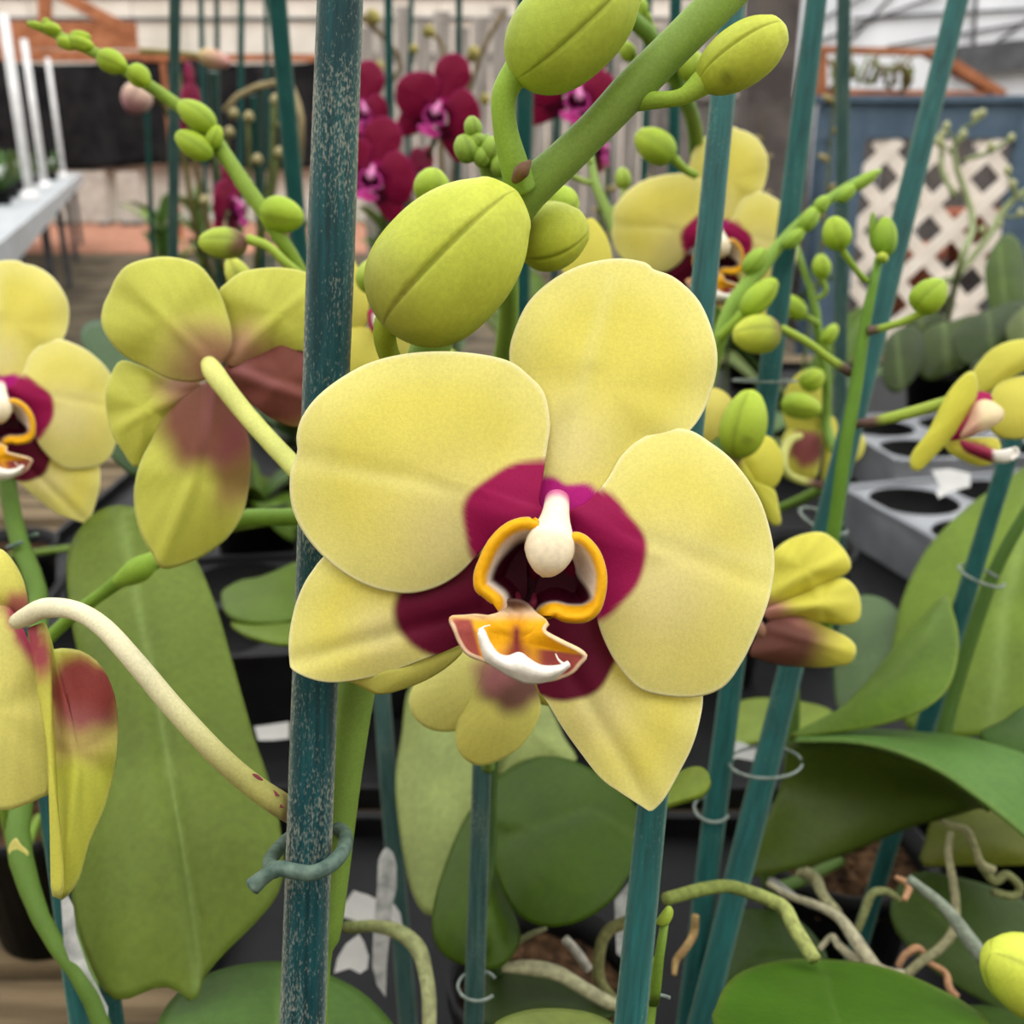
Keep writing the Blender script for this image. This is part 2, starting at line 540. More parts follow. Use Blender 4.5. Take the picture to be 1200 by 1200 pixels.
def pot_parts(parent, x, y, z0, r=0.05, h=0.1, mat=None):
    V, F = lathe([(0.001, 0.0005), (r * 0.72, 0.0005), (r * 0.95, h * 0.86), (r * 1.02, h * 0.86), (r * 1.04, h), (r * 0.98, h), (r * 0.92, h * 0.86), (r * 0.9, h * 0.80)], 28, (x, y, z0))
    mk('pot', V, F, mat or M_POT, parent, origin=np.array([x, y, z0]))
    n = 24
    V, F = lathe([(r * 0.93, h * 0.80), (r * 0.8, h * 0.86), (r * 0.6, h * 0.84), (r * 0.4, h * 0.90), (r * 0.2, h * 0.87), (0.001, h * 0.9)], n, (x, y, z0))
    V = V + np.random.default_rng(int(abs(x * 1e4))).normal(0, r * 0.035, V.shape) * np.array([1, 1, 1])
    mk('potting_bark', V, F, M_BARK, parent, smooth=False)

LEAFK = np.array([0.74, 0.66, 0.52])

def leaf(parent, outline, ctrl, col, mid=None, dome=0.004, nr=12, na=56, thick=0.0018, center=None, name='leaf', vd=0.0012, vw=9.0, rib=0.16, ripple=0.0, label=None, edgecol=0.0):
    """leaf from its outline in pixels; CTRL: three (x, y, depth) that set how its blade slopes away"""
    ctrl = np.asarray(ctrl, float)
    col = np.asarray(col) * LEAFK
    A = np.c_[np.ones(len(ctrl)), ctrl[:, :2]]
    # linear in 1/depth keeps the blade flat in the scene
    co = np.linalg.lstsq(A, 1.0 / ctrl[:, 2], rcond=None)[0]
    def dzf(P, R):
        dd = 1.0 / np.clip(np.c_[np.ones(len(P)), P] @ co, 0.8, 6.0)
        z = dd + dome * R ** 2.0
        return z
    mid_ = None if mid is None else np.asarray(mid, float)
    def cf(P, R):
        c = np.tile(col, (len(P), 1)).astype(float)
        if mid_ is not None:
            m = np.exp(-(poly_dist(P, mid_) / (vw * 0.55)) ** 2)
            c = mix(c, lin(150, 172, 100), rib * m)
        if edgecol:
            c = mix(c, lin(170, 180, 80), edgecol * sm(0.93, 1.0, R))
        return c
    o = sheet(name, parent, px_map(0.0), outline, cf, M_LEAF, center=center, nr=nr, na=na, thick=thick, vein=mid_, vd=vd, vw=vw, dzf=dzf, ripple=ripple)
    if label:
        o['label'] = label
    return o

def strap_leaf(parent, base, az, length, width, rise, droop, col, nu=14, nv=7, thick=0.002):
    """free-standing orchid leaf: leaves its base along azimuth AZ, rises, then arches over"""
    base = np.asarray(base, float)
    col = np.asarray(col) * (LEAFK if col[1] < 0.6 else 1)
    t = np.linspace(0, 1, nu)
    dirx, diry = math.cos(az), math.sin(az)
    side = np.array([-diry, dirx, 0])
    V = []
    for tt in t:
        rr = length * tt
        c = base + np.array([dirx * rr * (1 - 0.15 * tt), diry * rr * (1 - 0.15 * tt), rise * tt * 1.6 - droop * tt ** 2.4])
        hw = width / 2 * (0.45 + 0.55 * math.sin(math.pi * min(1, tt * 0.75 + 0.12))) * (1 - max(0, tt - 0.72) ** 2 / 0.0785) ** 0.5 if tt < 0.999 else 0.0005
        for s in np.linspace(-1, 1, nv):
            V.append(c + side * hw * s + np.array([0, 0, 0.16 * width * (abs(s) ** 1.3)]) * (1 - 0.5 * tt))
    F = [(a * nv + b, a * nv + b + 1, (a + 1) * nv + b + 1, (a + 1) * nv + b) for a in range(nu - 1) for b in range(nv - 1)]
    s = np.tile(np.abs(np.linspace(-1, 1, nv)), nu)
    C = mix(np.tile(col, (len(V), 1)), lin(120, 150, 80), 0.25 * (s < 0.1))
    return mk('leaf', np.array(V), F, M_LEAF, parent, C, thick=thick, origin=base)

# ------------------------------------------------------------------ the orchid flower
YELLOW = dict(main=lin(234, 222, 104), pale=lin(240, 233, 152), cream=lin(238, 226, 164), edge=lin(246, 240, 190), blotch=lin(166, 24, 84), deep=lin(106, 14, 46),
              bright=lin(196, 36, 136), lipy=lin(240, 176, 24), lipw=lin(240, 226, 212), throat=lin(58, 4, 24), white=lin(246, 240, 226), col=lin(240, 228, 196), wing=lin(138, 40, 66))
CRIM = dict(main=lin(128, 8, 52), pale=lin(136, 10, 60), cream=lin(130, 10, 58), edge=lin(168, 40, 110), blotch=lin(120, 4, 56), deep=lin(90, 2, 40),
            bright=lin(180, 30, 120), lipy=lin(196, 70, 150), lipw=lin(190, 60, 140), throat=lin(90, 6, 60), white=lin(214, 120, 170), col=lin(224, 150, 196), wing=lin(180, 40, 120))

def ell(P, c, rx, ry, soft=0.10, wob=0.05, rot=0.0):
    d = P - np.asarray(c, float)
    cs, sn = math.cos(rot), math.sin(rot)
    x = d[:, 0] * cs + d[:, 1] * sn; y = -d[:, 0] * sn + d[:, 1] * cs
    a = np.arctan2(y, x)
    k = np.hypot(x / rx, y / ry) * (1 + wob * np.sin(a * 5 + c[0]) + wob * 0.6 * np.sin(a * 8 + 2))
    return 1 - sm(1 - soft, 1 + soft, k)

OUT = {
 'dorsal': Z('A', '490,245 500,190 530,130 580,85 640,55 710,42 768,50 785,64 830,82 880,130 910,200 917,260 900,330 865,392 790,450 715,530 680,600 640,640 590,640 560,600 550,520 535,420 505,320'),
 'petal_l': Z('A', '550,548 556,500 566,430 572,380 560,320 530,285 490,255 430,240 350,234 270,240 200,258 140,290 90,330 60,372 50,410 52,440 38,480 38,540 55,590 90,640 140,685 200,718 270,732 330,722 380,695 420,655 450,622 500,612 545,605 572,580'),
 'petal_r': Z('A', '612,565 650,545 690,500 720,450 760,415 810,395 860,397 900,420 950,460 1000,530 1025,600 1035,670 1025,740 1000,810 965,880 930,925 880,945 820,945 760,930 720,890 695,850 675,800 667,750 664,700 650,640 625,600'),
 'lat_l': Z('A', '130,640 80,690 50,750 35,820 35,870 42,892 90,912 140,915 220,900 300,872 390,835 450,790 480,740 460,670 380,620 250,590'),
 'lat_r': Z('A', '545,800 600,775 660,770 720,800 800,850 870,890 887,945 880,1000 865,1050 840,1100 812,1150 795,1172 780,1183 765,1175 720,1145 680,1115 640,1065 600,1010 570,960 548,925 540,860'),
 'lobe_l': Z('B', '528,366 470,353 400,368 340,408 290,468 255,540 230,610 234,680 268,712 310,745 350,800 430,800 470,700 470,560 490,440'),
 'lobe_r': Z('B', '682,425 712,424 755,448 805,510 834,600 832,690 805,780 745,828 650,828 600,806 520,800 500,720 540,600 640,520 670,470'),
 'throat': Z('B', '440,400 330,520 290,640 340,780 420,830 520,830 620,800 720,720 740,600 690,460 600,400 520,380'),
 'mid': Z('B', '372,735 345,785 282,803 200,800 108,815 122,862 150,930 190,985 270,1018 330,1040 420,1080 500,1100 570,1112 640,1096 692,1070 722,1035 750,1000 720,970 640,930 565,888 552,862 570,836 520,795 450,740'),
}

def flower(parent, M, pal, q=1.0, thick=0.0007, parts=None, curl=0.0, name='flower', label=None, base=None):
    """a whole moth-orchid bloom: five tepals, three-part lip and column"""
    base = M(np.array([640.0, 620.0]), np.array(0.012)) if base is None else base
    f = empty(name, base, parent)
    if label:
        f['label'] = label
    nr, na = max(7, int(54 * q)), max(24, int(150 * q))
    def tep(vein, blot, cream_c, cream_r):
        def cf(P, R):
            dv = np.hypot(*(P - np.array(cream_c)).T)
            c = mix(np.tile(pal['main'], (len(P), 1)), pal['cream'], 0.75 * np.exp(-(dv / cream_r) ** 2))
            c = mix(c, pal['pale'], 0.55 * sm(0.55, 1.0, R))
            c = mix(c, pal['edge'], sm(0.955, 1.0, R) * 0.8)
            v = poly_dist(P, np.asarray(vein, float))
            c = mix(c, pal['pale'], 0.35 * np.exp(-(v / 10) ** 2))
            for (cc, rx, ry, rot, colr, soft, amt) in blot:
                c = mix(c, colr, amt * ell(P, cc, rx, ry, soft, 0.025, rot))
            return c
        return cf
    B, D, BR = pal['blotch'], pal['deep'], pal['bright']
    S = lambda *a, **k: sheet(*a, nr=nr, na=na, thick=thick, **k)
    S('dorsal_sepal', f, M, OUT['dorsal'], tep([(650, 570), (715, 330)], [((637, 592), 34, 35, 0.0, BR, 0.12, 1.0), ((676, 602), 34, 36, 0.0, BR, 0.12, 1.0), ((645, 625), 60, 40, 0.0, BR, 0.2, 1.0)], (660, 520), 60), M_PETAL,
      z0=0.0022, edge=0.0035, tilt=(0, -0.000015), ripple=0.0007, nrip=6, vein=[(650, 570), (690, 440)], vd=0.0006, vw=14, dzf=lambda P, R: curl * R ** 2)
    S('lateral_sepal', f, M, OUT['lat_l'], tep([(560, 715), (345, 775)], [((560, 712), 98, 62, -0.15, D, 0.07, 1.0)], (450, 740), 40), M_PETAL,
      z0=0.0045, edge=0.003, ripple=0.0006, vein=[(560, 715), (345, 775)], vd=0.0009, vw=12, dzf=lambda P, R: curl * R ** 2)
    S('lateral_sepal', f, M, OUT['lat_r'], tep([(640, 740), (762, 945)], [((655, 752), 72, 68, 0.5, D, 0.06, 1.0)], (700, 830), 50), M_PETAL,
      z0=0.0040, edge=0.003, ripple=0.0006, vein=[(640, 740), (762, 945)], vd=0.0009, vw=12, dzf=lambda P, R: curl * R ** 2)
    S('petal', f, M, OUT['petal_l'], tep([(630, 600), (345, 540)], [((628, 616), 86, 76, 0.0, B, 0.06, 1.0)], (540, 640), 90), M_PETAL,
      z0=-0.0012, edge=0.0042, tilt=(-0.000012, 0), ripple=0.0009, nrip=4, vein=[(630, 600), (480, 560), (345, 540)], vd=0.0003, vw=12, dzf=lambda P, R: curl * R ** 2)
    S('petal', f, M, OUT['petal_r'], tep([(660, 610), (905, 660)], [((678, 650), 78, 78, 0.15, B, 0.06, 1.0)], (770, 690), 90), M_PETAL,
      z0=-0.0014, edge=0.0042, tilt=(0.000012, 0), ripple=0.0009, nrip=4, vein=[(660, 610), (780, 640), (905, 690)], vd=0.0003, vw=12, dzf=lambda P, R: curl * R ** 2)
    # lip
    nr2, na2 = max(6, int(30 * q)), max(20, int(96 * q))
    S2 = lambda *a, **k: sheet(*a, nr=nr2, na=na2, **k)
    S2('lip_throat', f, M, OUT['throat'], lambda P, R: mix(np.tile(pal['throat'], (len(P), 1)), pal['lipy'], 0.5 * sm(716, 728, P[:, 1])), M_LIP, z0=-0.002, edge=-0.003, thick=0.0006)
    for key, ow, wl, yl in (('lobe_l', slice(0, 10), 5, 11.0), ('lobe_r', slice(0, 10), 21, 8.5)):
        line = catmull(OUT[key][ow], 40)
        def cl(P, R, line=line, wl=wl, yl=yl):
            d = poly_dist(P, line)
            if wl > 20:
                yl_ = yl + 13 * sm(700, 722, P[:, 1])
                wl_ = wl * (1 - sm(668, 704, P[:, 1])) + 1
            else:
                yl_ = yl + 0 * d; wl_ = wl + 5 * (1 - sm(640, 665, P[:, 1]))
            c = mix(np.tile(pal['lipy'], (len(P), 1)), pal['lipw'], sm(yl_ - 3, yl_ + 3, d))
            c = mix(c, pal['throat'], sm(yl_ + wl_ - 4, yl_ + wl_ + 5, d))
            return mix(c, pal['lipw'], 0.35 * (1 - sm(0.3, 1.2, d)))
        S2('lip_side_lobe', f, M, OUT[key], cl, M_LIP, thick=0.0009,
           dzf=lambda P, R, line=line: -0.0135 + 0.0095 * sm(3, 34, poly_dist(P, line)) + 0.002 * (1 - sm(0, 4, poly_dist(P, line))))
    def cm(P, R):
        c = np.tile(pal['lipy'], (len(P), 1))
        c = mix(c, pal['lipw'], 0.6 * (1 - sm(716, 732, P[:, 1])))
        c = mix(c, pal['throat'], 0.9 * (1 - sm(706, 722, P[:, 1])))
        st = np.exp(-(((P[:, 0] - 605) / (7 + 14 * sm(745, 775, P[:, 1]))) ** 2)) * sm(728, 740, P[:, 1])
        c = mix(c, pal['wing'], 0.95 * st)
        lw = sm(560, 552, P[:, 0] - 0.25 * (P[:, 1] - 740)) * sm(722, 730, P[:, 1])
        rw = sm(758, 764, P[:, 1] - 0.1 * (P[:, 0] - 640)) * sm(622, 640, P[:, 0])
        c = mix(c, pal['wing'], 0.9 * np.maximum(lw, rw))
        c = mix(c, pal['wing'], 0.8 * sm(775, 785, P[:, 1] - 0.15 * (P[:, 0] - 600)))
        return mix(c, mix(pal['lipy'], pal['white'], 0.55), 0.85 * sm(0.94, 0.99, R) * sm(722, 734, P[:, 1]))
    S2('lip_midlobe', f, M, OUT['mid'], cm, M_LIP, center=Z('B', '430,925')[0], z0=-0.0135, edge=-0.0028, thick=0.0008, ripple=0.0006, vein=[(605, 720), (606, 790)], vd=0.0014, vw=9, dzf=lambda P, R: 0.005 * (1 - sm(708, 740, P[:, 1])))
    if q > 0.3:
        cu = lambda s, zz: M(Z('B', s), np.array(zz))
        n10 = np.linspace(0, 1, 10)
        hump = np.sin(n10 * np.pi)
        up_ = cu('245,880 262,868 290,930 330,985 380,1000 435,982 480,1015 540,1045 620,1045 665,1025', -0.0175 - 0.001 * hump)
        md_ = cu('246,885 268,930 287,975 335,1018 390,1042 448,1048 500,1065 560,1075 625,1057 668,1030', -0.0185 - 0.0016 * hump)
        lo_ = cu('247,890 262,960 285,1015 340,1052 400,1087 460,1114 520,1117 580,1102 630,1070 668,1036', -0.0165 - 0.001 * hump)
        loft('lip_curl', f, [up_, md_, lo_], pal['white'], M_LIP, nu=44, nv=9, thick=0.0008)
        for s in ('249,890 252,872 270,858 298,850', '664,1032 640,1030 618,1012 604,984'):
            P = Z('B', s)
            tube('lip_tendril', f, M(P, np.full(len(P), -0.018)), np.array([6, 5, 4, 2.2]) / 4 * 0.2 / 1200 * 1.1 * (np.linalg.norm(M(np.array([745., 640.]), np.array(0.)) - M(np.array([645., 640.]), np.array(0.))) / (100 * 0.2 / 1200)), pal['white'], M_LIP, n=8, ns=24)
        for s, ww in (('425,700 430,745 440,800', 26), ('505,705 500,750 480,805', 26)):
            P = Z('B', s)
            k = np.linalg.norm(M(np.array([745., 640.]), np.array(0.)) - M(np.array([645., 640.]), np.array(0.))) / 100
            tube('lip_callus', f, M(P, np.array([-0.006, -0.008, -0.0070])), np.array([0.5, 1.0, 0.4]) * ww / 4 / 1.4 * k, mix(pal['throat'], pal['wing'], 0.35), M_LIP, n=10, ns=18)
    kb = np.linalg.norm(M(np.array([745., 640.]), np.array(0.)) - M(np.array([645., 640.]), np.array(0.))) / 100
    tube('lip_base', f, M(np.array([[648., 640.], [640., 655.], [634., 668.]]), np.array([0.006, 0.001, -0.0035])), np.array([30, 36, 40]) * kb, pal['deep'], M_LIP, n=18, ns=10)
    # column
    k = np.linalg.norm(M(np.array([745., 640.]), np.array(0.)) - M(np.array([645., 640.]), np.array(0.))) / 100
    cp = Z('B', '612,262 606,320 598,375 588,430 578,480 570,525 562,565 553,598 542,620')
    cr_ = np.array([58, 62, 74, 94, 110, 104, 78, 40, 10]) / 4 * k
    cz = np.array([-0.001, -0.0045, -0.0075, -0.0105, -0.0125, -0.0135, -0.013, -0.012, -0.0115])
    def cc(t):
        c = mix(np.tile(pal['col'], (len(t), 1)), pal['white'], 0.5 + 0 * t)
        c = mix(c, pal['bright'], 0.85 * (1 - sm(0.02, 0.2, t)))
        return mix(c, lin(226, 200, 150) if pal is YELLOW else pal['col'], 0.5 * sm(0.66, 0.72, t))
    tube('column', f, M(cp, cz), cr_, cc, M_LIP, n=max(10, int(22 * q)), ns=max(14, int(44 * q)))
    return f

def gen_flower(parent, px, py, d, pal, q=0.35, yaw=0, pitch=0, roll=0, size=1.0, curl=0.0, label=None):
    c = at(px, py, d)
    return flower(parent, frame_map(c, yaw, pitch, roll, size), pal, q, thick=0.0009 * size, curl=curl, label=label)

# ------------------------------------------------------------------ the setting
def on_y(px, py, Y):
    r = FWD + (px - 600) / FPX * RGT + (600 - py) / FPX * UPV
    return CAM + r * (Y / r[1])

def box_vf(lo, hi):
    x0, y0, z0 = lo; x1, y1, z1 = hi
    V = [(x0, y0, z0), (x1, y0, z0), (x1, y1, z0), (x0, y1, z0), (x0, y0, z1), (x1, y0, z1), (x1, y1, z1), (x0, y1, z1)]
    F = [(0, 3, 2, 1), (4, 5, 6, 7), (0, 1, 5, 4), (1, 2, 6, 5), (2, 3, 7, 6), (3, 0, 4, 7)]
    return np.array(V, float), F

def box(name, lo, hi, mat, parent=None, bevel=0.0):
    V, F = box_vf(lo, hi)
    o = mk(name, V, F, mat, parent, smooth=False)
    if bevel:
        b = o.modifiers.new('edge', 'BEVEL'); b.width = bevel; b.segments = 2
    return o

def beam(name, a, b, wd, th, mat, parent=None, ref=(0, -1, 0)):
    """a bar of rectangular section from a to b; wd across the view, th along REF"""
    a = np.asarray(a, float); b = np.asarray(b, float)
    ax = b - a; ax /= np.linalg.norm(ax)
    n = np.asarray(ref, float); n = n - ax * (n @ ax); n /= np.linalg.norm(n)
    s = np.cross(ax, n)
    V = [p + s * wd / 2 * i + n * th / 2 * j for p in (a, b) for (i, j) in ((-1, -1), (1, -1), (1, 1), (-1, 1))]
    F = [(0, 3, 2, 1), (4, 5, 6, 7), (0, 1, 5, 4), (1, 2, 6, 5), (2, 3, 7, 6), (3, 0, 4, 7)]
    return mk(name, np.array(V), F, mat, parent, smooth=False)

M_FLOOR = plain_mat('damp_concrete', lin(58, 50, 38), lin(104, 92, 72), 3.0, 0.8, 0.2, bump=0.2, bdist=0.01)
M_PATH = plain_mat('red_gravel', lin(150, 104, 84), lin(186, 136, 112), 12.0, 0.9, 0.1, bump=0.3, bdist=0.01)
M_CREAM = plain_mat('cream_cladding', lin(196, 188, 174), lin(214, 206, 194), 1.5, 0.7, 0.2, bump=0.02)
M_DARKRAIL = plain_mat('dark_rail', lin(62, 62, 64), lin(84, 84, 86), 8, 0.6, 0.3, bump=0.0)
M_BLACKCLOTH = plain_mat('black_shade_cloth', lin(20, 20, 22), lin(36, 35, 36), 4, 0.9, 0.1, bump=0.05)
M_GREYPANEL = plain_mat('grey_panel', lin(158, 152, 142), lin(184, 178, 168), 5, 0.8, 0.2, bump=0.05)
M_GALV = plain_mat('galvanised_steel', lin(142, 146, 148), lin(172, 176, 178), 10, 0.5, 0.5, bump=0.05)
M_PVC = plain_mat('white_pipe', lin(206, 204, 202), lin(226, 224, 222), 10, 0.5, 0.4, bump=0.0)
M_ORANGE = plain_mat('rust_orange_timber', lin(136, 82, 52), lin(166, 106, 72), 7, 0.75, 0.2, bump=0.1)
M_BLUE = plain_mat('slate_blue_paint', lin(66, 84, 100), lin(82, 100, 116), 7, 0.7, 0.2, bump=0.05)
M_LATTICE = plain_mat('off_white_lattice', lin(218, 206, 192), lin(236, 226, 214), 9, 0.7, 0.2, bump=0.05)
M_SCREEN = plain_mat('grey_timber', lin(112, 104, 98), lin(158, 150, 142), 6, 0.85, 0.15, stretch=(4, 4, 0.4), bump=0.2)
M_PILLAR = plain_mat('dark_post_paint', lin(70, 64, 62), lin(96, 88, 84), 9, 0.8, 0.2, bump=0.1)
M_TARP = plain_mat('mottled_tarp', lin(62, 58, 56), lin(124, 116, 110), 3.0, 0.9, 0.1, bump=0.1)
M_TERRA = plain_mat('terracotta', lin(160, 92, 70), lin(186, 116, 92), 12, 0.85, 0.15, bump=0.05)
M_BLUEDRUM = plain_mat('blue_drum_plastic', lin(58, 120, 160), lin(84, 148, 186), 12, 0.5, 0.4, bump=0.0)
M_BROWNSTEM = pigment_mat('dry_stem_skin', rough=0.85, spec=0.1, vary=0.25, scale=300, bump=0.4, bump_scale=600, bdist=0.0006)

def film_mat():
    m, nt, b, out = new_mat('milky_roof_film')
    tr = nd(nt, 'ShaderNodeBsdfTransparent')
    tr.inputs['Color'].default_value = (0.94, 0.94, 0.94, 1)
    tl = nd(nt, 'ShaderNodeBsdfTranslucent')
    tl.inputs['Color'].default_value = (0.8, 0.8, 0.8, 1)
    mx = nd(nt, 'ShaderNodeMixShader', Fac=0.3)
    nt.links.new(tr.outputs[0], mx.inputs[1]); nt.links.new(tl.outputs[0], mx.inputs[2])
    nt.links.new(mx.outputs[0], out.inputs['Surface'])
    return m
M_FILM = film_mat()
M_FILMWALL = plain_mat('white_wall_film', lin(196, 198, 202), lin(222, 222, 224), 1.2, 0.5, 0.3, bump=0.1, bdist=0.05)

def struct(o):
    o['kind'] = 'structure'
    return o

struct(box('floor', (-16, -4, -0.1), (16, 24, 0.0), M_FLOOR))
struct(box('path', (-16, 14.2, -0.02), (4, 20.4, 0.012), M_PATH))
struct(box('ceiling', (-16, -4, 5.2), (16, 24, 5.22), M_FILM))

wb_ = struct(box('wall_back', (-16, 21.0, 0), (9, 21.15, 5.2), M_CREAM))
for z in (4.0, 3.62):
    box('rail', (-16, 20.93, z - 0.025), (9, 21.0, z + 0.025), M_DARKRAIL, wb_)
for i in range(26):
    x = -15.6 + i * 0.95
    box('cladding_joint', (x - 0.010, 20.985, 2.6), (x + 0.010, 21.0, 5.1), M_GREYPANEL, wb_)
struct(box('wall_left', (-16.1, -4, 0), (-16, 24, 5.2), M_CREAM))  # unseen side of the enclosure, added to block low sky light
struct(box('wall_front', (-16, -4.1, 0), (16, -4, 5.2), M_CREAM))  # unseen wall behind the camera, added to deepen the shading
wr_ = struct(box('wall_right', (1.9, 9.0, 0), (12, 9.06, 5.2), M_FILMWALL))
for (a, b) in (((950, 30), (1080, -40)), ((960, 48), (1110, -10)), ((985, 60), (1060, -20)), ((1040, 55), (1240, 20)), ((1000, 22), (1250, 8)), ((1140, 80), (1145, -30)), ((1150, 62), (1210, 20))):
    beam('film_wire', on_y(a[0], a[1], 8.97), on_y(b[0], b[1], 8.97), 0.02, 0.02, M_DARKRAIL, wr_)
beam('film_rail', on_y(1120, 72, 8.9), on_y(1260, 58, 8.9), 0.22, 0.1, M_DARKRAIL, wr_)

# black shade curtain, hung in folds
nx, nz_ = 90, 12
xs = np.linspace(-14.5, -2.55, nx); zs = np.linspace(1.02, 2.86, nz_)
V = []
for z in zs:
    for x in xs:
        V.append((x, 20.5 + 0.10 * math.sin(x * 5.1 + z) + 0.05 * math.sin(x * 11 + 2 * z), z + 0.06 * math.sin(x * 1.7)))
F = [(a * nx + b, a * nx + b + 1, (a + 1) * nx + b + 1, (a + 1) * nx + b) for a in range(nz_ - 1) for b in range(nx - 1)]
cur = empty('shade_curtain', (-8.5, 20.5, 1.0), None, 'black shade cloth curtain hanging along the cream back wall', 'curtain')
mk('cloth', np.array(V), F, M_BLACKCLOTH, cur, thick=0.01)
box('curtain_rail', (-14.6, 20.46, 2.86), (-2.5, 20.54, 2.98), M_ORANGE, cur)

for (x0, x1, lab) in ((62, 127, 'wide grey panel standing on the red gravel below the black curtain'), (140, 166, 'narrow grey panel standing on the red gravel beside the wide one')):
    a = on_y(x0, 232, 19.6); b = on_y(x1, 232, 19.6)
    pr = empty('grey_panel', ((a[0] + b[0]) / 2, 19.6, 0.012), None, lab, 'panel')
    box('sheet', (a[0], 19.56, 0.06), (b[0], 19.62, 0.95), M_GREYPANEL, pr, 0.01)
    for xx in (a[0] + 0.05, b[0] - 0.15):
        box('foot', (xx, 19.4, 0.012), (xx + 0.1, 19.8, 0.07), M_DARKRAIL, pr)

# timber screen of upright boards behind the crimson orchids
sc_ = empty('timber_screen', (0.4, 12.0, 0), None, 'grey upright-board timber screen behind the crimson orchids', 'screen')
xa = on_y(424, 200, 12)[0]; xb = on_y(900, 200, 12)[0]
nb_ = 22
for i in range(nb_):
    x = xa + (xb - xa) * i / nb_
    h = 2.55 + 0.05 * ((i * 7) % 5)
    box('board', (x + 0.012, 12.0 + 0.01 * (i % 2), 0.0), (x + (xb - xa) / nb_ - 0.012, 12.04 + 0.01 * (i % 2), h), M_SCREEN, sc_)
for z in (0.5, 2.2):
    box('cross_rail', (xa, 12.05, z), (xb, 12.1, z + 0.1), M_SCREEN, sc_)

# dark post and tarp at the right
a = on_y(876, 100, 4.0)[0]; b = on_y(932, 100, 4.0)[0]
struct(box('pillar_dark', (a, 4.0, 0), (b, 4.16, 5.2), M_PILLAR, bevel=0.01))
a = on_y(770, 100, 7.0); b = on_y(960, 100, 7.0)
nx, nz_ = 30, 8
V = [(x, 7.0 + 0.05 * math.sin(x * 9 + z * 2), z) for z in np.linspace(0.1, on_y(800, 118, 7.0)[2], nz_) for x in np.linspace(a[0], b[0], nx)]
F = [(i * nx + j, i * nx + j + 1, (i + 1) * nx + j + 1, (i + 1) * nx + j) for i in range(nz_ - 1) for j in range(nx - 1)]
tp = empty('hanging_tarp', ((a[0] + b[0]) / 2, 7.0, 0), None, 'mottled dark grey tarp hanging behind the dark post', 'tarp')
mk('cloth', np.array(V), F, M_TARP, tp, thick=0.008)
tube('top_pole', tp, np.array([(a[0] - .1, 7.0, on_y(800, 118, 7.0)[2]), (b[0] + .1, 7.0, on_y(800, 118, 7.0)[2])]), 0.025, lin(70, 60, 50), M_PILLAR, n=10)
for xx in (a[0] - .05, b[0] + .05):
    tube('end_pole', tp, np.array([(xx, 7.0, 0.0), (xx, 7.0, on_y(800, 118, 7.0)[2])]), 0.025, lin(70, 60, 50), M_PILLAR, n=10)

# rust-orange trusses
def truss(segs, Y, label, feet, pm=None):
    g = [np.array([on_y(x0, y0, Y), on_y(x1, y1, Y)]) for (x0, y0, x1, y1, wpx) in segs]
    t = empty('roof_truss', g[0].mean(0), None, label, 'truss')
    for n_, (s, G) in enumerate(zip(segs, g)):
        beam('truss_member', G[0], G[1], s[4] / 1200 * Y * 1.02, 0.09 + 0.02 * n_, M_ORANGE, t)
    for (x, y) in feet:
        p = on_y(x, y, Y)
        beam('truss_post', p, (p[0], Y, 0.0), 0.06, 0.06, pm or M_ORANGE, t)
    return t
truss([(-60, 40, 160, 42, 26), (52, -60, 53, 30, 12), (72, -6, 158, 40, 12), (-60, 60, 200, 66, 7)], 16.0, 'rust-orange truss above the black shade curtain', [(-40, 60), (190, 66)])
tr2 = truss([(955, 110, 1172, 113, 10), (955, 58, 1095, 62, 6), (1088, 60, 1172, 112, 9), (962, 58, 962, 112, 6)], 6.6, 'rust-orange truss with dry vines above the blue lattice gate', [(966, 110), (1180, 112)], M_BLUE)
for i in range(26):
    x = 968 + RNG.uniform(0, 110); y = 108 - RNG.uniform(0, 16)
    p = [on_y(x, y, 6.55), on_y(x + RNG.uniform(-12, 12), y - RNG.uniform(10, 22), 6.53 + RNG.uniform(-.05, .03)), on_y(x + RNG.uniform(-25, 25), y - RNG.uniform(15, 40), 6.55)]
    tube('dry_vine', tr2, np.array(p), [0.014, 0.010, 0.005], lin(96, 86, 50) if i % 3 else lin(110, 120, 60), M_BROWNSTEM, n=6, ns=10)

# blue gate with white lattice
YG = 5.0
gp = lambda x, y: on_y(x, y, YG)
gt = empty('lattice_gate', (gp(1085, 300)[0], YG, 0.0), None, 'slate-blue gate framed around a white diagonal lattice', 'gate')
def grect(name, x0, y0, x1, y1, yo, th, mat):
    a, b = gp(x0, y1), gp(x1, y0)
    return box(name, (a[0], YG + yo, a[2]), (b[0], YG + yo + th, b[2]), mat, gt, 0.004)
grect('top_rail', 962, 117, 1262, 163, 0, 0.06, M_BLUE)
grect('cap_board', 955, 112, 1270, 121, -0.03, 0.12, M_BLUE)
zt = gp(0, 121)[2]
for x0, x1 in ((958, 1000), (1170, 1216)):
    a, b = gp(x0, 300)[0], gp(x1, 300)[0]
    box('stile', (a, YG - 0.005, 0.0), (b, YG + 0.055, zt - 0.02), M_BLUE, gt, 0.004)
zl0 = gp(0, 400)[2]
box('bottom_rail', (gp(1000, 300)[0], YG, zl0 - 0.16), (gp(1170, 300)[0], YG + 0.05, zl0), M_BLUE, gt, 0.004)
X0, X1 = gp(998, 300)[0], gp(1172, 300)[0]
Z0, Z1 = zl0, gp(0, 163)[2]
pitch, sw = 0.235, 0.064
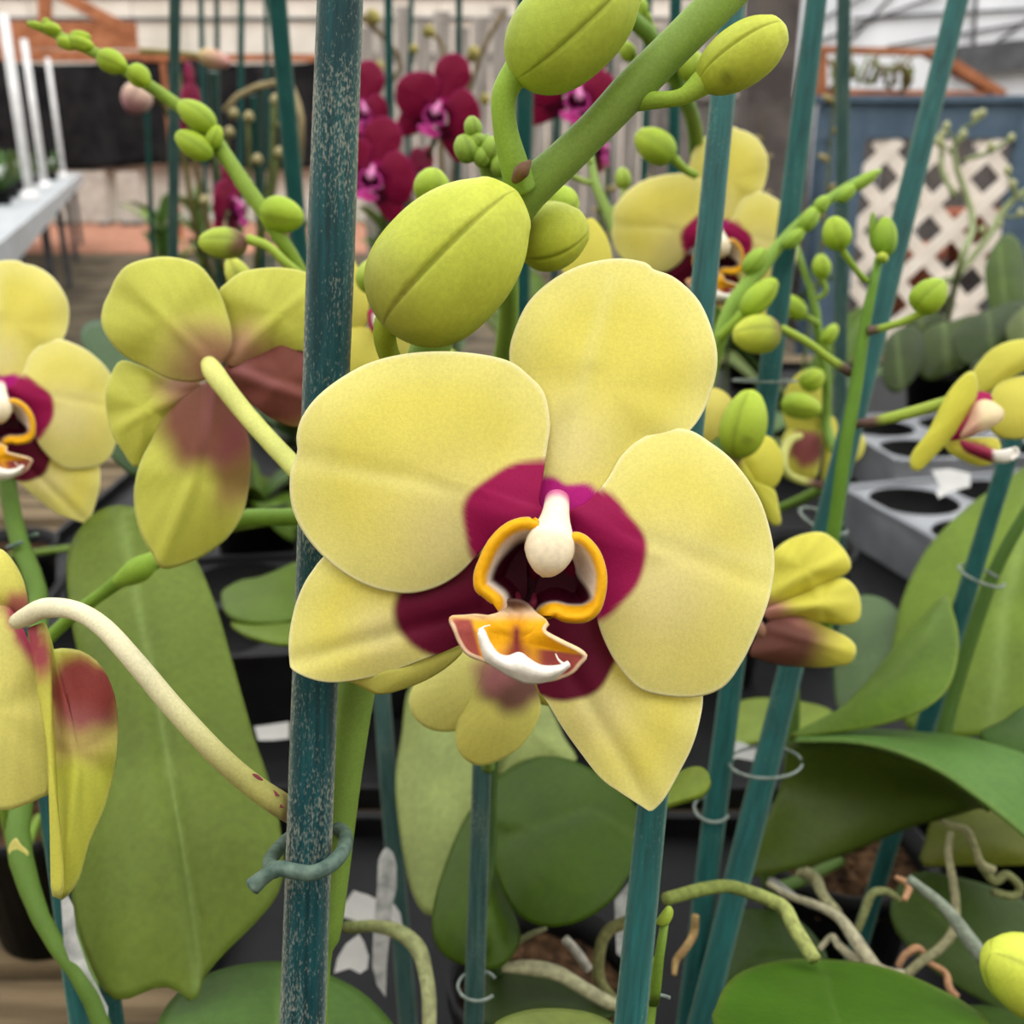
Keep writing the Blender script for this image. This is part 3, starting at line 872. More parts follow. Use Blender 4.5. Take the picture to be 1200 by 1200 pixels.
for sgn, yo in ((1, 0.012), (-1, 0.024)):
    c = -3.0
    while c < 3.0:
        # line z = Z0 + sgn*(x - X0) + c
        pts = []
        for x in (X0, X1):
            z = Z0 + sgn * (x - X0) + c
            if Z0 <= z <= Z1: pts.append((x, z))
        for z in (Z0, Z1):
            x = X0 + (z - Z0 - c) / sgn
            if X0 < x < X1: pts.append((x, z))
        if len(pts) >= 2 and abs(pts[0][0] - pts[1][0]) > 0.05:
            beam('lattice_slat', (pts[0][0], YG + yo, pts[0][1]), (pts[1][0], YG + yo, pts[1][1]), sw, 0.011, M_LATTICE, gt)
        c += pitch
# things seen through the lattice
def terracotta(x, y, Y, r, h, lab):
    p = on_y(x, y, Y)
    t = empty('terracotta_pot', (p[0], Y, 0), None, lab, 'pot')
    z0 = max(0.0, p[2] - h)
    if z0 > 0.03:
        beam('pot_stand', (p[0], Y, 0), (p[0], Y, z0), r * 1.2, r * 1.2, M_PILLAR, t)
    V, F = lathe([(0.001, 0.001), (r * 0.7, 0.001), (r * 0.96, h * 0.8), (r * 1.08, h * 0.8), (r * 1.1, h), (r * 0.98, h), (r * 0.9, h * 0.8), (0.001, h * 0.78)], 28, (p[0], Y, z0))
    mk('pot_body', V, F, M_TERRA, t)
terracotta(1142, 245, 5.35, 0.13, 0.26, 'tall terracotta pot on a stand behind the lattice')
terracotta(1075, 285, 5.35, 0.135, 0.34, 'wide terracotta pot on a stand behind the lattice')
dr = empty('blue_drum', (gp(1100, 330)[0] * 1.19, 5.98, 0), None, 'blue plastic drum behind the lattice gate', 'drum')
V, F = lathe([(0.001, 0.001), (0.2, 0.001), (0.22, 0.05), (0.21, 0.3), (0.225, 0.32), (0.21, 0.34), (0.21, 0.48), (0.22, 0.5), (0.2, 0.5), (0.19, 0.46), (0.001, 0.46)], 32, (gp(1100, 330)[0] * 1.19, 5.98, 0))
mk('drum_body', V, F, M_BLUEDRUM, dr)
a, b = on_y(985, 130, 6.3), on_y(1230, 130, 6.3)
dk = empty('dark_fence', ((a[0] + b[0]) / 2, 6.3, 0), None, 'dark brown board fence beyond the lattice gate', 'fence')
for i in range(9):
    x = a[0] + (b[0] - a[0]) * i / 9
    box('board', (x + 0.006, 6.3 + 0.008 * (i % 2), 0), (x + (b[0] - a[0]) / 9 - 0.006, 6.33 + 0.008 * (i % 2), a[2]), M_PILLAR, dk)

# galvanised bench at the left with white pipes
ZB = 1.0
E0 = on_z(-40, 316, ZB); E1 = on_z(96, 203, ZB)
ed = (E1 - E0); EL = np.linalg.norm(ed); ed /= EL
en = np.array([-ed[1], ed[0], 0.0])
bn = empty('steel_bench', np.array([E0[0], E0[1], 0]), None, 'long galvanised bench carrying seedling trays and white pipes', 'bench')
def bq(s0, s1, t0, t1, z0, z1, name, mat, par):
    V = [E0 * np.array([1, 1, 0]) + ed * s + en * t + np.array([0, 0, z]) for z in (z0, z1) for (s, t) in ((s0, t0), (s1, t0), (s1, t1), (s0, t1))]
    F = [(0, 3, 2, 1), (4, 5, 6, 7), (0, 1, 5, 4), (1, 2, 6, 5), (2, 3, 7, 6), (3, 0, 4, 7)]
    return mk(name, np.array(V), F, mat, par, smooth=False)
bq(0, EL, 0, 1.5, ZB - 0.015, ZB, 'bench_top', M_GALV, bn)
bq(-0.02, EL + 0.02, -0.02, 0.0, ZB - 0.1, ZB + 0.01, 'edge_rail', M_GALV, bn)
for s in np.linspace(0.5, EL - 0.3, 6):
    for t in (0.1, 1.35):
        bq(s, s + 0.06, t, t + 0.06, 0.0, ZB - 0.016, 'leg', M_DARKRAIL, bn)
for i, (bx, by, ty) in enumerate(((36, 234, 16), (53, 221, 46), (75, 208, 68))):
    p = on_z(bx, by, ZB) + np.array([0, 0, 0.001])
    h = 0.4
    for _ in range(60):
        q_ = np.array([p[0], p[1], ZB + h]) - CAM
        py = 600 - FPX * (q_ @ UPV) / (q_ @ FWD)
        h += (py - ty) * (q_ @ FWD) / FPX * 0.9
    pp = empty('white_pipe', (p[0], p[1], p[2]), None, 'upright white plastic pipe standing on the galvanised bench', 'pipe', 'white pipes on the steel bench')
    rr = (0.030, 0.028, 0.026)[i]
    V, F = lathe([(0.001, 0), (rr, 0), (rr, h), (rr * 0.7, h), (rr * 0.7, h - 0.1), (0.001, h - 0.1)], 16, (p[0], p[1], p[2]))
    mk('pipe_wall', V, F, M_PVC, pp)
    V, F = lathe([(rr * 1.0, 0.0), (rr * 2.0, 0.0), (rr * 1.9, 0.02), (rr * 1.2, 0.06), (rr * 1.0, 0.06)], 16, (p[0], p[1], p[2]))
    mk('pipe_foot', V, F, M_PVC, pp)
k = 0
for (sx, sy) in ((4, 240), (14, 232), (26, 224), (-6, 228), (8, 220), (40, 216), (62, 211), (20, 214), (34, 209)):
    p = on_z(sx, sy, ZB)
    sdl = empty('potted_seedling', p, None, 'small leafy seedling in a black pot on the galvanised bench', 'seedling', 'seedlings on the steel bench')
    pot_parts(sdl, p[0], p[1], ZB + 0.0005, 0.06, 0.08)
    for j in range(8):
        strap_leaf(sdl, p + np.array([0, 0, 0.065]), j * 0.9 + k, 0.15, 0.055, 0.09 + 0.05 * (j % 3), 0.06, lin(58 + 20 * (j % 2), 96, 50), nu=7, nv=3)
    for j in range(3):
        strap_leaf(sdl, p + np.array([0, 0, 0.13]), j * 2.1 + k * 1.3, 0.05, 0.04, 0.07, 0.02, lin(216, 218, 216), nu=6, nv=3)
    k += 1

# plank bench the orchids stand on
ZT_ = 0.80
pb = empty('plank_bench', (0, 1.2, 0), None, 'weathered wooden plank bench under the orchid pots', 'bench')
y = -0.32
i = 0
while y < 2.65:
    box('plank', (-1.9, y, ZT_ - 0.03 - 0.003 * (i % 3 == 1)), (2.2, y + 0.132, ZT_ - 0.0015 * (i % 2)), M_WOOD, pb, 0.004)
    y += 0.142; i += 1
for yy in (-0.25, 1.1, 2.5):
    box('bearer', (-1.85, yy, ZT_ - 0.11), (2.15, yy + 0.08, ZT_ - 0.034), M_WOOD, pb)
    for xx in (-1.8, 0.1, 2.0):
        box('leg', (xx, yy, 0), (xx + 0.08, yy + 0.08, ZT_ - 0.111), M_WOOD, pb)

# pot trays
ln2 = empty('added_black_liner', (0.55, 1.5, ZT_), None, 'shallow black liner added to darken the planks by the green spikes', 'tray')  # black sheet added to darken the planks between the back pots and trays
box('liner_base', (-0.605, 0.705, ZT_ + 0.0003), (1.14, 2.45, ZT_ + 0.004), M_POT, ln2)
for lo_, hi_ in (((-0.612, 0.70), (-0.605, 2.456)), ((1.14, 0.70), (1.147, 2.456)), ((-0.605, 0.698), (1.14, 0.705)), ((-0.605, 2.45), (1.14, 2.457))):
    box('liner_rim', (lo_[0], lo_[1], ZT_ + 0.0003), (hi_[0], hi_[1], ZT_ + 0.02), M_POT, ln2)
def tray(cx, cy, yaw, nx, ny, cell, h, mat, label, hole=0.43, z0=ZT_):
    t = empty('pot_tray', (cx, cy, z0), None, label, 'tray')
    cs, sn = math.cos(yaw), math.sin(yaw)
    W = lambda x, y, z: (cx + x * cs - y * sn, cy + x * sn + y * cs, z0 + z)
    V, F = [], []
    n = 24
    for i in range(nx):
        for j in range(ny):
            mx, my = (i - (nx - 1) / 2) * cell, (j - (ny - 1) / 2) * cell
            b = len(V)
            for k in range(n):
                a = 2 * math.pi * k / n
                q = max(abs(math.cos(a)), abs(math.sin(a)))
                V.append(W(mx + cell / 2 * math.cos(a) / q, my + cell / 2 * math.sin(a) / q, h))
            for k in range(n):
                a = 2 * math.pi * k / n
                V.append(W(mx + cell * hole * math.cos(a), my + cell * hole * math.sin(a), h))
            for k in range(n):
                k2 = (k + 1) % n
                F.append((b + k, b + k2, b + n + k2, b + n + k))
            Vc, Fc = lathe([(cell * hole, h), (cell * hole * 0.93, 0.02), (0.002, 0.02)], n, (0, 0, 0))
            Vc = np.array([W(mx + v[0], my + v[1], v[2]) for v in Vc])
            mk('cup', Vc, Fc, M_POT, t)
    mk('deck', np.array(V), F, mat, t, smooth=False, thick=0.002)
    X, Y = nx * cell / 2, ny * cell / 2
    for (x0, y0, x1, y1) in ((-X, -Y, X, -Y), (X, -Y, X, Y), (X, Y, -X, Y), (-X, Y, -X, -Y)):
        a0 = np.array(W(x0, y0, 0.003)); a1 = np.array(W(x1, y1, 0.003))
        up = np.array([0, 0, h])
        mid_in = (np.array(W(0, 0, 0)) - (a0 + a1) / 2) * 0.04
        mk('side_wall', np.array([a0 + mid_in, a1 + mid_in, a1 + up, a0 + up]), [(0, 1, 2, 3)], mat, t, smooth=False, thick=0.003)
        d = a1 - a0
        beam('rim', a0 + up, a1 + up, 0.008, 0.006, mat, t, ref=(0, 0, 1))
    return t
A_ = on_z(984, 580, 0.87); B_ = on_z(1105, 648, 0.87)
u = B_ - A_; yaw = math.atan2(u[1], u[0])
cen = A_ + u / np.linalg.norm(u) * 0.19 + np.array([-u[1], u[0], 0]) / np.linalg.norm(u) * 0.20
tray(cen[0], cen[1], yaw, 3, 3, 0.13, 0.07, M_TRAY, 'grey plastic tray with empty round pot holes beside the green spikes', z0=ZT_ + 0.0045)
# thin black liner added under the front pots to darken the bright planks
ln = empty('added_black_liner', (0.25, 0.35, ZT_), None, 'shallow black liner added to darken the bench under the front orchid pots', 'tray')
box('liner_base', (-0.19, -0.28, ZT_ + 0.0003), (0.78, 0.66, ZT_ + 0.004), M_POT, ln)
for lo_, hi_ in (((-0.195, -0.285), (-0.187, 0.665)), ((0.777, -0.285), (0.785, 0.665)), ((-0.187, -0.285), (0.777, -0.277)), ((-0.187, 0.657), (0.777, 0.665))):
    box('liner_rim', (lo_[0], lo_[1], ZT_ + 0.0003), (hi_[0], hi_[1], ZT_ + 0.022), M_POT, ln)
tray(0.80, 1.58, 0.12, 4, 2, 0.13, 0.07, M_TRAY, 'grey plastic tray behind the one beside the green spikes', z0=ZT_ + 0.0045)
c3 = on_z(262, 770, 0.87)
tray(c3[0] - 0.02, c3[1] + 0.10, 0.12, 3, 2, 0.12, 0.07, M_POT, 'black plastic tray on the bench behind the teal front stake', z0=ZT_ + 0.0045)

# ------------------------------------------------------------------ orchids
POTS = []
def plant(x, y, label, group=None, r=0.05, h=0.10, z0=None, cat='orchid', name='orchid_plant'):
    POTS.append((x, y, r, label))
    z0 = (ZT_ + 0.0045 if (-0.13 < x < 0.72 and y < 0.60) or (x > -0.55 and y > 0.75) else ZT_ + 0.0005) if z0 is None else z0
    p = empty(name, (x, y, z0), None, label, cat, group)
    pot_parts(p, x, y, z0, r, h)
    return p, np.array([x, y, z0 + h * 0.86])

def down_to(a, b, z):
    a = np.asarray(a); b = np.asarray(b)
    return a + (b - a) * ((z - a[2]) / (b[2] - a[2]))

LF = dict(mid=lin(84, 116, 38), light=lin(132, 158, 84), dark=lin(58, 92, 18), olive=lin(84, 104, 34), grey=lin(96, 126, 92), bright=lin(92, 138, 38), sage=lin(150, 172, 110))

# ---- front plant: the big bloom, the bloom seen from behind, the drooping bloom at the edge
s_a, s_b = at(399, -12, 0.222), at(354, 1215, 0.228)
foot = down_to(s_a, s_b, 0.885)
stake(foot, s_a + (s_a - s_b) * 0.25, 0.0099, 0.0075, M_STAKE_NEAR, 'thick worn teal bamboo stake with a grey-green ring, beside the largest bloom', 'teal plant stakes', seg=14)
P1, crown1 = plant(foot[0] + 0.008, foot[1] + 0.012, 'yellow orchid with the largest magenta-centred bloom and fat buds, tied to the thick stake')
stem('flower_stem', P1, '1085,-330,0.214,8 1040,-240,0.214,20 980,-150,0.214,34 915,-72,0.214,42 880,-35,0.214,44 845,0,0.214,46 790,55,0.215,44 745,100,0.216,46 700,148,0.218,42 655,192,0.220,44 610,235,0.223,48 555,320,0.232,44 505,405,0.236,46 455,600,0.240,44 425,760,0.240,46 402,900,0.240,46 380,1080,0.241,44 362,1215,0.243,42', 'P',
     lambda t: mix(np.tile(lin(128, 154, 66), (len(t), 1)), lin(100, 130, 46), t), to=[foot + np.array([0.008, 0.014, 0.06]), crown1 - np.array([0, 0, 0.004])], n=18)
STG = lambda c0, c1: (lambda t: mix(np.tile(c0, (len(t), 1)), c1, t))
# big buds
stem('pedicel', P1, '612,222,0.219,36 603,195,0.216,34 592,150,0.213,29 591,112,0.211,30 605,85,0.210,34 625,62,0.209,44', 'P', STG(lin(128, 160, 60), lin(150, 182, 60)), n=14)
pbud(P1, 'P', 985, -160, 1010, -230, 44, 0.210, 0.206, nt=18, na=40)
pbud(P1, 'P', 1030, -230, 1095, -270, 34, 0.211, 0.209, nt=16, na=32)
pbud(P1, 'P', 603, 92, 742, -36, 118, 0.209, 0.205, seam=8, nt=36, na=140, lean=0.46, tipx=2.4, plump=2.4, c0=lin(160, 178, 58), c1=lin(178, 190, 66))
stem('pedicel', P1, '748,118,0.217,24 775,117,0.214,19 800,113,0.212,20 822,98,0.211,30 838,84,0.210,38', 'P', STG(lin(140, 170, 62), lin(164, 190, 66)), n=14)
pbud(P1, 'P', 818, 100, 921, 30, 70, 0.211, 0.206, seam=-28, nt=30, na=120, spot=0.7, tipx=2.4, plump=2.0, lean=0.5)
stem('pedicel', P1, '480,470,0.236,24 462,430,0.227,25 452,402,0.220,26 453,380,0.217,30 466,360,0.216,34', 'P', STG(lin(132, 150, 40), lin(158, 172, 50)), n=14)
pbud(P1, 'P', 452, 384, 606, 224, 156, 0.212, 0.206, seam=-10, purple=0.3, nt=40, na=160, lean=0.44, tipx=2.15, c0=lin(170, 180, 60), c1=lin(198, 204, 74), plump=2.6)
stem('pedicel', P1, '604,250,0.224,16 612,265,0.232,18 628,285,0.236,24', 'P', STG(lin(120, 140, 50), lin(130, 120, 60)), n=12)
pbud(P1, 'P', 605, 290, 690, 262, 80, 0.236, 0.234, seam=35, purple=0.95, nt=26, na=90)
tube('bract', P1, np.array([at(603, 212, 0.214), at(612, 200, 0.211), at(622, 188, 0.211)]), [0.0008, 0.0016, 0.0003], lin(110, 80, 58), M_STEM, n=8)
# the big bloom
MAIN = px_map(0.2)
fm = flower(P1, MAIN, YELLOW, 1.0, thick=0.0007, label='largest yellow bloom with magenta centre, facing out')
sheet('sepal_fold', fm, px_map(0.2075), Z('A', '150,905 185,925 215,940 260,932 320,908 370,875 395,842 330,850 240,880'), lin(198, 192, 92), M_PETAL, edge=0.002, nr=8, na=36)
stem('pedicel', fm, '640,625,0.211,28 600,640,0.222,26 540,640,0.232,26 458,620,0.240,28', 'P', STG(lin(220, 220, 130), lin(150, 175, 70)), n=12)

# bloom seen from behind
def zcol(base, stops):
    """colour rule for a back-view tepal: STOPS = (centre px, rx, ry, rot, colour, soft, amount)"""
    def cf(P, R):
        c = np.tile(base, (len(P), 1)).astype(float)
        c = mix(c, lin(232, 232, 150), 0.5 * sm(0.93, 1.0, R))
        bx, by = stops[0][0] if stops else (0, 0)
        an = np.arctan2(P[:, 1] - by, P[:, 0] - bx)
        c = c * (1 - 0.05 * (0.5 + 0.5 * np.sin(an * 44)) * sm(0.1, 0.4, R))[:, None]
        for (cc, rx, ry, rot, colr, soft, amt) in stops:
            c = mix(c, colr, amt * ell(P, cc, rx, ry, soft, 0.06, rot))
        return c
    return cf
YB = lin(206, 206, 88)
MAR = lin(126, 58, 62)
ROSE = lin(176, 112, 112)
f2 = empty('flower', at(252, 440, 0.287), P1)
f2['label'] = 'yellow bloom seen from behind, half hidden by the thick stake'
M29 = px_map(0.288)
kw = dict(nr=18, na=64, thick=0.0008)
sheet('petal', f2, M29, Z('D', '790,425 740,478 690,502 600,492 520,452 440,410 390,360 360,300 365,240 388,190 410,140 450,95 520,72 600,66 690,88 740,140 775,200 800,270 815,340 812,390'),
      zcol(YB, [((262, 428), 62, 42, 0.3, ROSE, 0.7, 0.8)]), M_PETAL, z0=-0.004, edge=0.005, ripple=0.001, vein=[(255, 435), (150, 330)], vd=-0.0007, **kw)
sheet('dorsal_sepal', f2, M29, Z('D', '770,190 800,155 850,120 930,105 1010,105 1090,125 1160,165 1200,240 1190,330 1120,390 1000,390 900,420 820,450 790,430 812,350 800,260'),
      zcol(YB, [((272, 420), 46, 30, -0.6, ROSE, 0.7, 0.8)]), M_PETAL, z0=0.0005, edge=0.004, ripple=0.001, vein=[(265, 425), (360, 340)], vd=-0.0007, **kw)
sheet('petal', f2, M29, Z('D', '790,450 840,400 920,352 1000,340 1090,355 1160,420 1170,520 1120,620 1060,655 1030,660 960,632 900,590 840,530 800,480'),
      zcol(lin(206, 196, 84), [((322, 442), 74, 66, 0.2, MAR, 0.35, 0.95), ((290, 440), 50, 6, 0.35, ROSE, 0.9, .7), ((268, 430), 24, 16, 0, ROSE, 0.6, .8)]), M_PETAL, z0=0.002, edge=0.004, ripple=0.0012, vein=[(262, 432), (370, 470)], vd=-0.001, **kw)
sheet('petal', f2, M29, Z('D', '430,430 500,450 600,495 700,505 690,560 600,650 540,720 480,800 430,740 400,690 380,620 375,540 395,475'),
      zcol(YB, [((232, 452), 44, 26, -0.3, ROSE, 0.6, 0.85)]), M_PETAL, z0=0.0035, edge=0.004, ripple=0.0012, vein=[(240, 450), (140, 500)], vd=-0.0007, **kw)
sheet('lateral_sepal', f2, M29, Z('D', '730,505 690,530 640,570 570,640 540,700 495,790 475,880 478,960 500,1040 540,1110 568,1157 640,1145 720,1110 800,1050 850,970 872,880 880,780 872,690 835,620 790,560 760,520'),
      zcol(YB, [((246, 492), 60, 58, 0.2, MAR, 0.35, 0.92), ((278, 545), 28, 55, 0.1, MAR, 0.5, 0.7), ((244, 478), 5, 40, 0.12, ROSE, 0.9, .6)]), M_PETAL, z0=-0.001, edge=0.005, ripple=0.001, vein=[(243, 455), (228, 560), (188, 660)], vd=-0.0012, **kw)
stem('pedicel', f2, '735,440,0.286,60 752,470,0.281,74 800,535,0.277,70 860,610,0.274,68 930,690,0.268,68 1000,765,0.262,70 1080,840,0.254,70 1230,900,0.246,72 1350,960,0.242,72', 'D', STG(lin(214, 214, 124), lin(190, 196, 96)), n=16)

# drooping bloom at the edge, seen from the side
f3 = empty('flower', at(18, 725, 0.222), P1)
f3['label'] = 'drooping yellow bloom on a long cream stalk'
M22 = px_map(0.224)
sheet('petal', f3, M22, Z('E', '-90,60 -20,50 5,52 32,82 56,130 66,190 48,212 15,200 -40,200 -100,170'), zcol(lin(222, 214, 104), [((22, 715), 16, 22, 0, YELLOW['blotch'], 0.5, .8)]), M_PETAL, z0=0.004, edge=0.004, nr=12, na=44)
sheet('petal', f3, M22, Z('E', '-130,240 -60,200 0,175 25,190 60,250 90,330 108,400 122,520 122,630 90,655 40,675 0,680 -80,660 -150,560 -160,380'),
      zcol(lin(226, 218, 120), [((30, 735), 16, 62, -0.42, YELLOW['blotch'], 0.45, .95)]), M_PETAL, z0=0.0015, edge=0.004, ripple=0.001, nr=16, na=56)
sheet('lateral_sepal', f3, M22, Z('E', '112,232 124,290 155,290 200,297 245,332 275,400 284,480 276,580 250,680 212,770 190,850 165,885 148,892 140,780 134,640 124,500 116,380'),
      zcol(lin(206, 208, 84), [((98, 812), 46, 42, 0.5, lin(138, 36, 52), 0.3, .95), ((88, 860), 50, 30, 0, ROSE, 0.6, .5)]), M_PETAL, z0=-0.002, edge=0.0045, ripple=0.001, vein=[(62, 760), (90, 900), (72, 1045)], vd=-0.001, nr=18, na=64)
sheet('lateral_sepal', f3, M22, Z('E', '70,240 90,233 114,232 120,300 124,420 132,560 138,680 150,800 152,888 138,893 128,880 126,780 122,640 116,500 106,390 90,310'),
      zcol(lin(216, 212, 92), [((44, 755), 12, 44, -0.2, YELLOW['blotch'], 0.4, .9)]), M_PETAL, center=Z('E', '122,560')[0], z0=-0.0045, edge=0.002, nr=10, na=64)
stem('pedicel', f3, '40,225,0.2235,38 65,212,0.221,46 110,192,0.218,50 180,197,0.215,46 250,238,0.213,48 330,325,0.212,50 420,432,0.213,52 520,540,0.216,54 600,612,0.221,56 680,668,0.228,60 740,700,0.238,58 800,720,0.241,58', 'E',
     lambda t: mix(mix(np.tile(lin(222, 214, 178), (len(t), 1)), lin(186, 182, 104), sm(0.25, 0.75, t)), lin(140, 74, 80), 0.6 * sm(0.77, 0.85, t + 0.02 * np.sin(np.arange(len(t)) * 1.3))), n=18)
for (x, y) in ((625, 602), (665, 640), (675, 668)):
    sheet('purple_spot', f3, px_map(0.2185 + (x - 625) * 0.00012), Z('E', f'{x-14},{y-8} {x},{y-6} {x+14},{y+8} {x},{y+5}'), lin(130, 60, 70), M_STEM, nr=3, na=12, thick=0.0002)
# its leaves
leaf(P1, Z('P', '80,655 95,620 120,598 152,594 190,612 225,650 250,705 268,765 295,860 318,930 331,1000 326,1045 300,1080 262,1118 238,1148 228,1176 205,1158 180,1158 150,1170 128,1166 104,1120 88,1062 86,1000 100,930 106,860 98,790 84,720'),
     [(150, 600, .40), (95, 1050, .31), (320, 1030, .315)], lin(112, 138, 60), mid=[(145, 605), (165, 720), (190, 850), (212, 980), (228, 1090), (232, 1160)], dome=0.012, nr=20, na=90, center=(195, 900), vd=0.003, vw=12, rib=0.3, label='broad matt green leaf with pale midrib')
leaf(P1, Z('P', '185,1215 210,1165 262,1138 330,1130 392,1148 440,1180 470,1230 440,1290 330,1330 220,1290'), [(200, 1200, .30), (330, 1130, .33), (460, 1230, .29)], lin(82, 122, 56), mid=[(330, 1130), (320, 1300)], dome=0.008, nr=12, na=56)
# roots
stem('aerial_root', P1, '235,800,0.36,50 270,800,0.355,52 350,795,0.35,50 450,820,0.345,62 530,890,0.34,70 560,990,0.335,62 575,1100,0.33,62 575,1300,0.325,60', 'M', STG(lin(104, 112, 62), lin(164, 166, 120)), M_ROOT, to=None)

ring = np.array([at(*t) for t in ((296, 1039, .2125), (310, 1027, .2125), (326, 1018, .2125), (345, 1021, .2125), (366, 1023, .213), (388, 1013, .2155), (403, 995, .222), (404, 978, .230), (392, 970, .238), (368, 970, .243), (340, 982, .240), (322, 1000, .230), (316, 1012, .222), (322, 1021, .2165))])
rg = tube('stake_clip', None, ring, np.array([.0019, .0016] + [.00165] * 12), lin(90, 110, 96), M_CLIP, n=14, ns=120)
tag(rg, 'thick grey-green ring clip around the thick worn stake', 'stake clip')

# ---- plant with the dark round leaves below the big bloom
pc = on_z(640, 1165, 0.89)
P2, cr2 = plant(pc[0], pc[1], 'orchid with dark round leaves and a small bloom under the largest bloom')
leaf(P2, Z('J', '640,415 700,342 770,292 850,270 940,288 1040,350 1120,432 1118,520 1098,600 1040,690 960,745 870,766 790,745 742,690 705,600 690,500'), [(660, 890, .40), (730, 950, .37), (640, 1090, .335)], lin(60, 90, 10), mid=[(600, 980), (690, 950), (745, 980)], dome=0.010, nr=16, na=70, vd=0.001, rib=0.04)
leaf(P2, Z('J', '640,415 600,480 560,580 530,680 520,780 555,850 640,885 720,880 770,800 740,700 705,600 690,500 670,440'), [(555, 950, .40), (545, 1130, .345), (600, 1130, .345)], lin(66, 96, 16), mid=[(568, 950), (565, 1120)], dome=0.008, nr=14, na=60, rib=0.04)
leaf(P2, Z('J', '455,60 430,200 412,330 420,450 440,580 470,690 520,738 552,650 600,480 650,400 700,320 720,180 690,40 560,10'), [(480, 830, .50), (500, 1060, .42), (560, 900, .46)], LF['sage'], mid=[(530, 800), (500, 1050)], dome=0.008, nr=14, na=60, rib=0.1)
leaf(P2, Z('J', '700,325 760,290 850,270 940,285 900,210 850,110 780,40 700,60 690,200'), [(590, 890, .48), (640, 830, .50), (670, 880, .47)], LF['sage'], dome=0.006, nr=10, na=44)
leaf(P2, Z('J', '660,900 760,900 900,930 1040,985 1060,1010 1010,1040 850,1040 700,1060 640,1010'), [(580, 1150, .38), (720, 1180, .36), (600, 1200, .35)], lin(62, 84, 44), dome=0.006, nr=10, na=44)
f4 = empty('flower', at(590, 800, 0.275), P2)
M28 = px_map(0.272)
sheet('petal', f4, M28, Z('A', '400,830 350,860 310,900 285,940 285,975 310,1005 350,1018 400,1010 440,975 470,920 480,860 450,830'), zcol(lin(236, 230, 136), [((585, 790), 28, 26, 0, ROSE, 0.5, .9)]), M_PETAL, z0=0.001, edge=0.004, nr=12, na=44)
sheet('lateral_sepal', f4, M28, Z('A', '440,870 400,950 380,1010 385,1060 420,1087 460,1080 510,1050 545,1000 552,960 530,900 490,860'), zcol(lin(234, 226, 120), [((600, 800), 36, 34, 0, lin(112, 62, 66), 0.35, .95), ((575, 790), 24, 22, 0, ROSE, 0.5, .8)]), M_PETAL, z0=-0.001, edge=0.004, nr=14, na=48)
sheet('petal', f4, M28, Z('A', '470,860 540,860 600,880 640,930 600,960 550,960 500,930'), lin(214, 208, 96), M_PETAL, z0=0.003, edge=0.004, nr=10, na=36)
stem('pedicel', f4, '592,800,0.274,16 575,815,0.285,14 570,850,0.30,14 572,900,0.32,16', 'P', STG(lin(200, 200, 110), lin(110, 140, 60)), n=10)
stem('flower_stem', P2, '600,640,0.34,18 585,800,0.345,20 574,900,0.345,20 572,1000,0.35,20 566,1120,0.36,20', 'P', lin(60, 84, 36), to=cr2)
pstake(571, 700, 0.335, 555, 1200, 0.335, 23, M_STAKE_GREY, 'faded grey-teal stake standing in front of the dark round leaves', 'teal plant stakes', down=0.885)
stem('aerial_root', P2, '720,885,0.36,26 800,885,0.36,44 880,900,0.36,44 960,945,0.36,40 1020,980,0.36,40 1075,1000,0.36,30', 'J', lin(160, 158, 124), M_ROOT)
stem('aerial_root', P2, '1100,745,0.37,36 1030,780,0.37,36 1005,850,0.37,36 1010,930,0.37,34 1070,1000,0.365,26', 'J', lin(112, 112, 70), M_ROOT)
stem('aerial_root', P2, '905,800,0.39,26 940,840,0.39,28 975,890,0.39,28', 'J', lin(172, 168, 154), M_ROOT)
stem('aerial_root', P2, '690,870,0.38,12 740,830,0.38,16 800,790,0.38,18 850,770,0.385,12', 'J', lin(120, 122, 84), M_ROOT)
clip_ring(560, 1155, 0.335, 46, 16, 2.0, M_CLIPCLEAR, 'thin pale ring clip around the faded grey-teal stake', gap=(30, 40))

# ---- plant with the bright teal stake right below the big bloom
sa, sb = at(859, -6, 0.33), at(738, 1206, 0.232)
ft = down_to(sa, sb, 0.885)
stake(ft, sa + (sa - sb) * 0.3, 0.0074, 0.0055, M_STAKE, 'bright teal stake running behind the largest bloom to below its lowest tip', 'teal plant stakes', seg=14)
P3, cr3 = plant(ft[0] + 0.006, ft[1] + 0.012, 'orchid with a cut green stem beside the bright teal stake')
stem('flower_stem', P3, '556,720,0.245,40 550,760,0.245,44 535,850,0.245,44 515,1000,0.245,52 498,1150,0.245,60 470,1300,0.247,60', 'N', STG(lin(108, 136, 44), lin(90, 122, 36)), to=cr3, n=14)
sheet('bract', P3, px_map(0.2425), Z('N', '518,725 560,660 578,648 592,668 585,705 560,735'), lin(150, 170, 60), M_STEM, edge=0.001, nr=6, na=24, thick=0.0006)
leaf(P3, Z('P', '575,1210 600,1192 640,1185 690,1190 724,1210 745,1260 640,1330 560,1270'), [(580, 1200, .26), (700, 1195, .27), (640, 1300, .24)], lin(128, 150, 82), dome=0.005, nr=10, na=44)
leaf(P3, Z('I', '185,1210 195,1150 212,1108 260,1062 350,1032 450,1024 600,1034 720,1066 820,1110 900,1155 960,1215 900,1320 600,1400 300,1350'), [(850, 1150, .29), (980, 1130, .33), (1140, 1190, .29)], lin(74, 122, 26), mid=[(960, 1128), (1000, 1260)], dome=0.010, nr=16, na=70, rib=0.06, edgecol=0.2)
leaf(P3, Z('P', '775,945 790,915 806,903 824,902 833,916 822,932 800,940'), [(780, 930, .33), (830, 905, .33), (800, 940, .32)], lin(120, 146, 50), dome=0.002, nr=8, na=32)
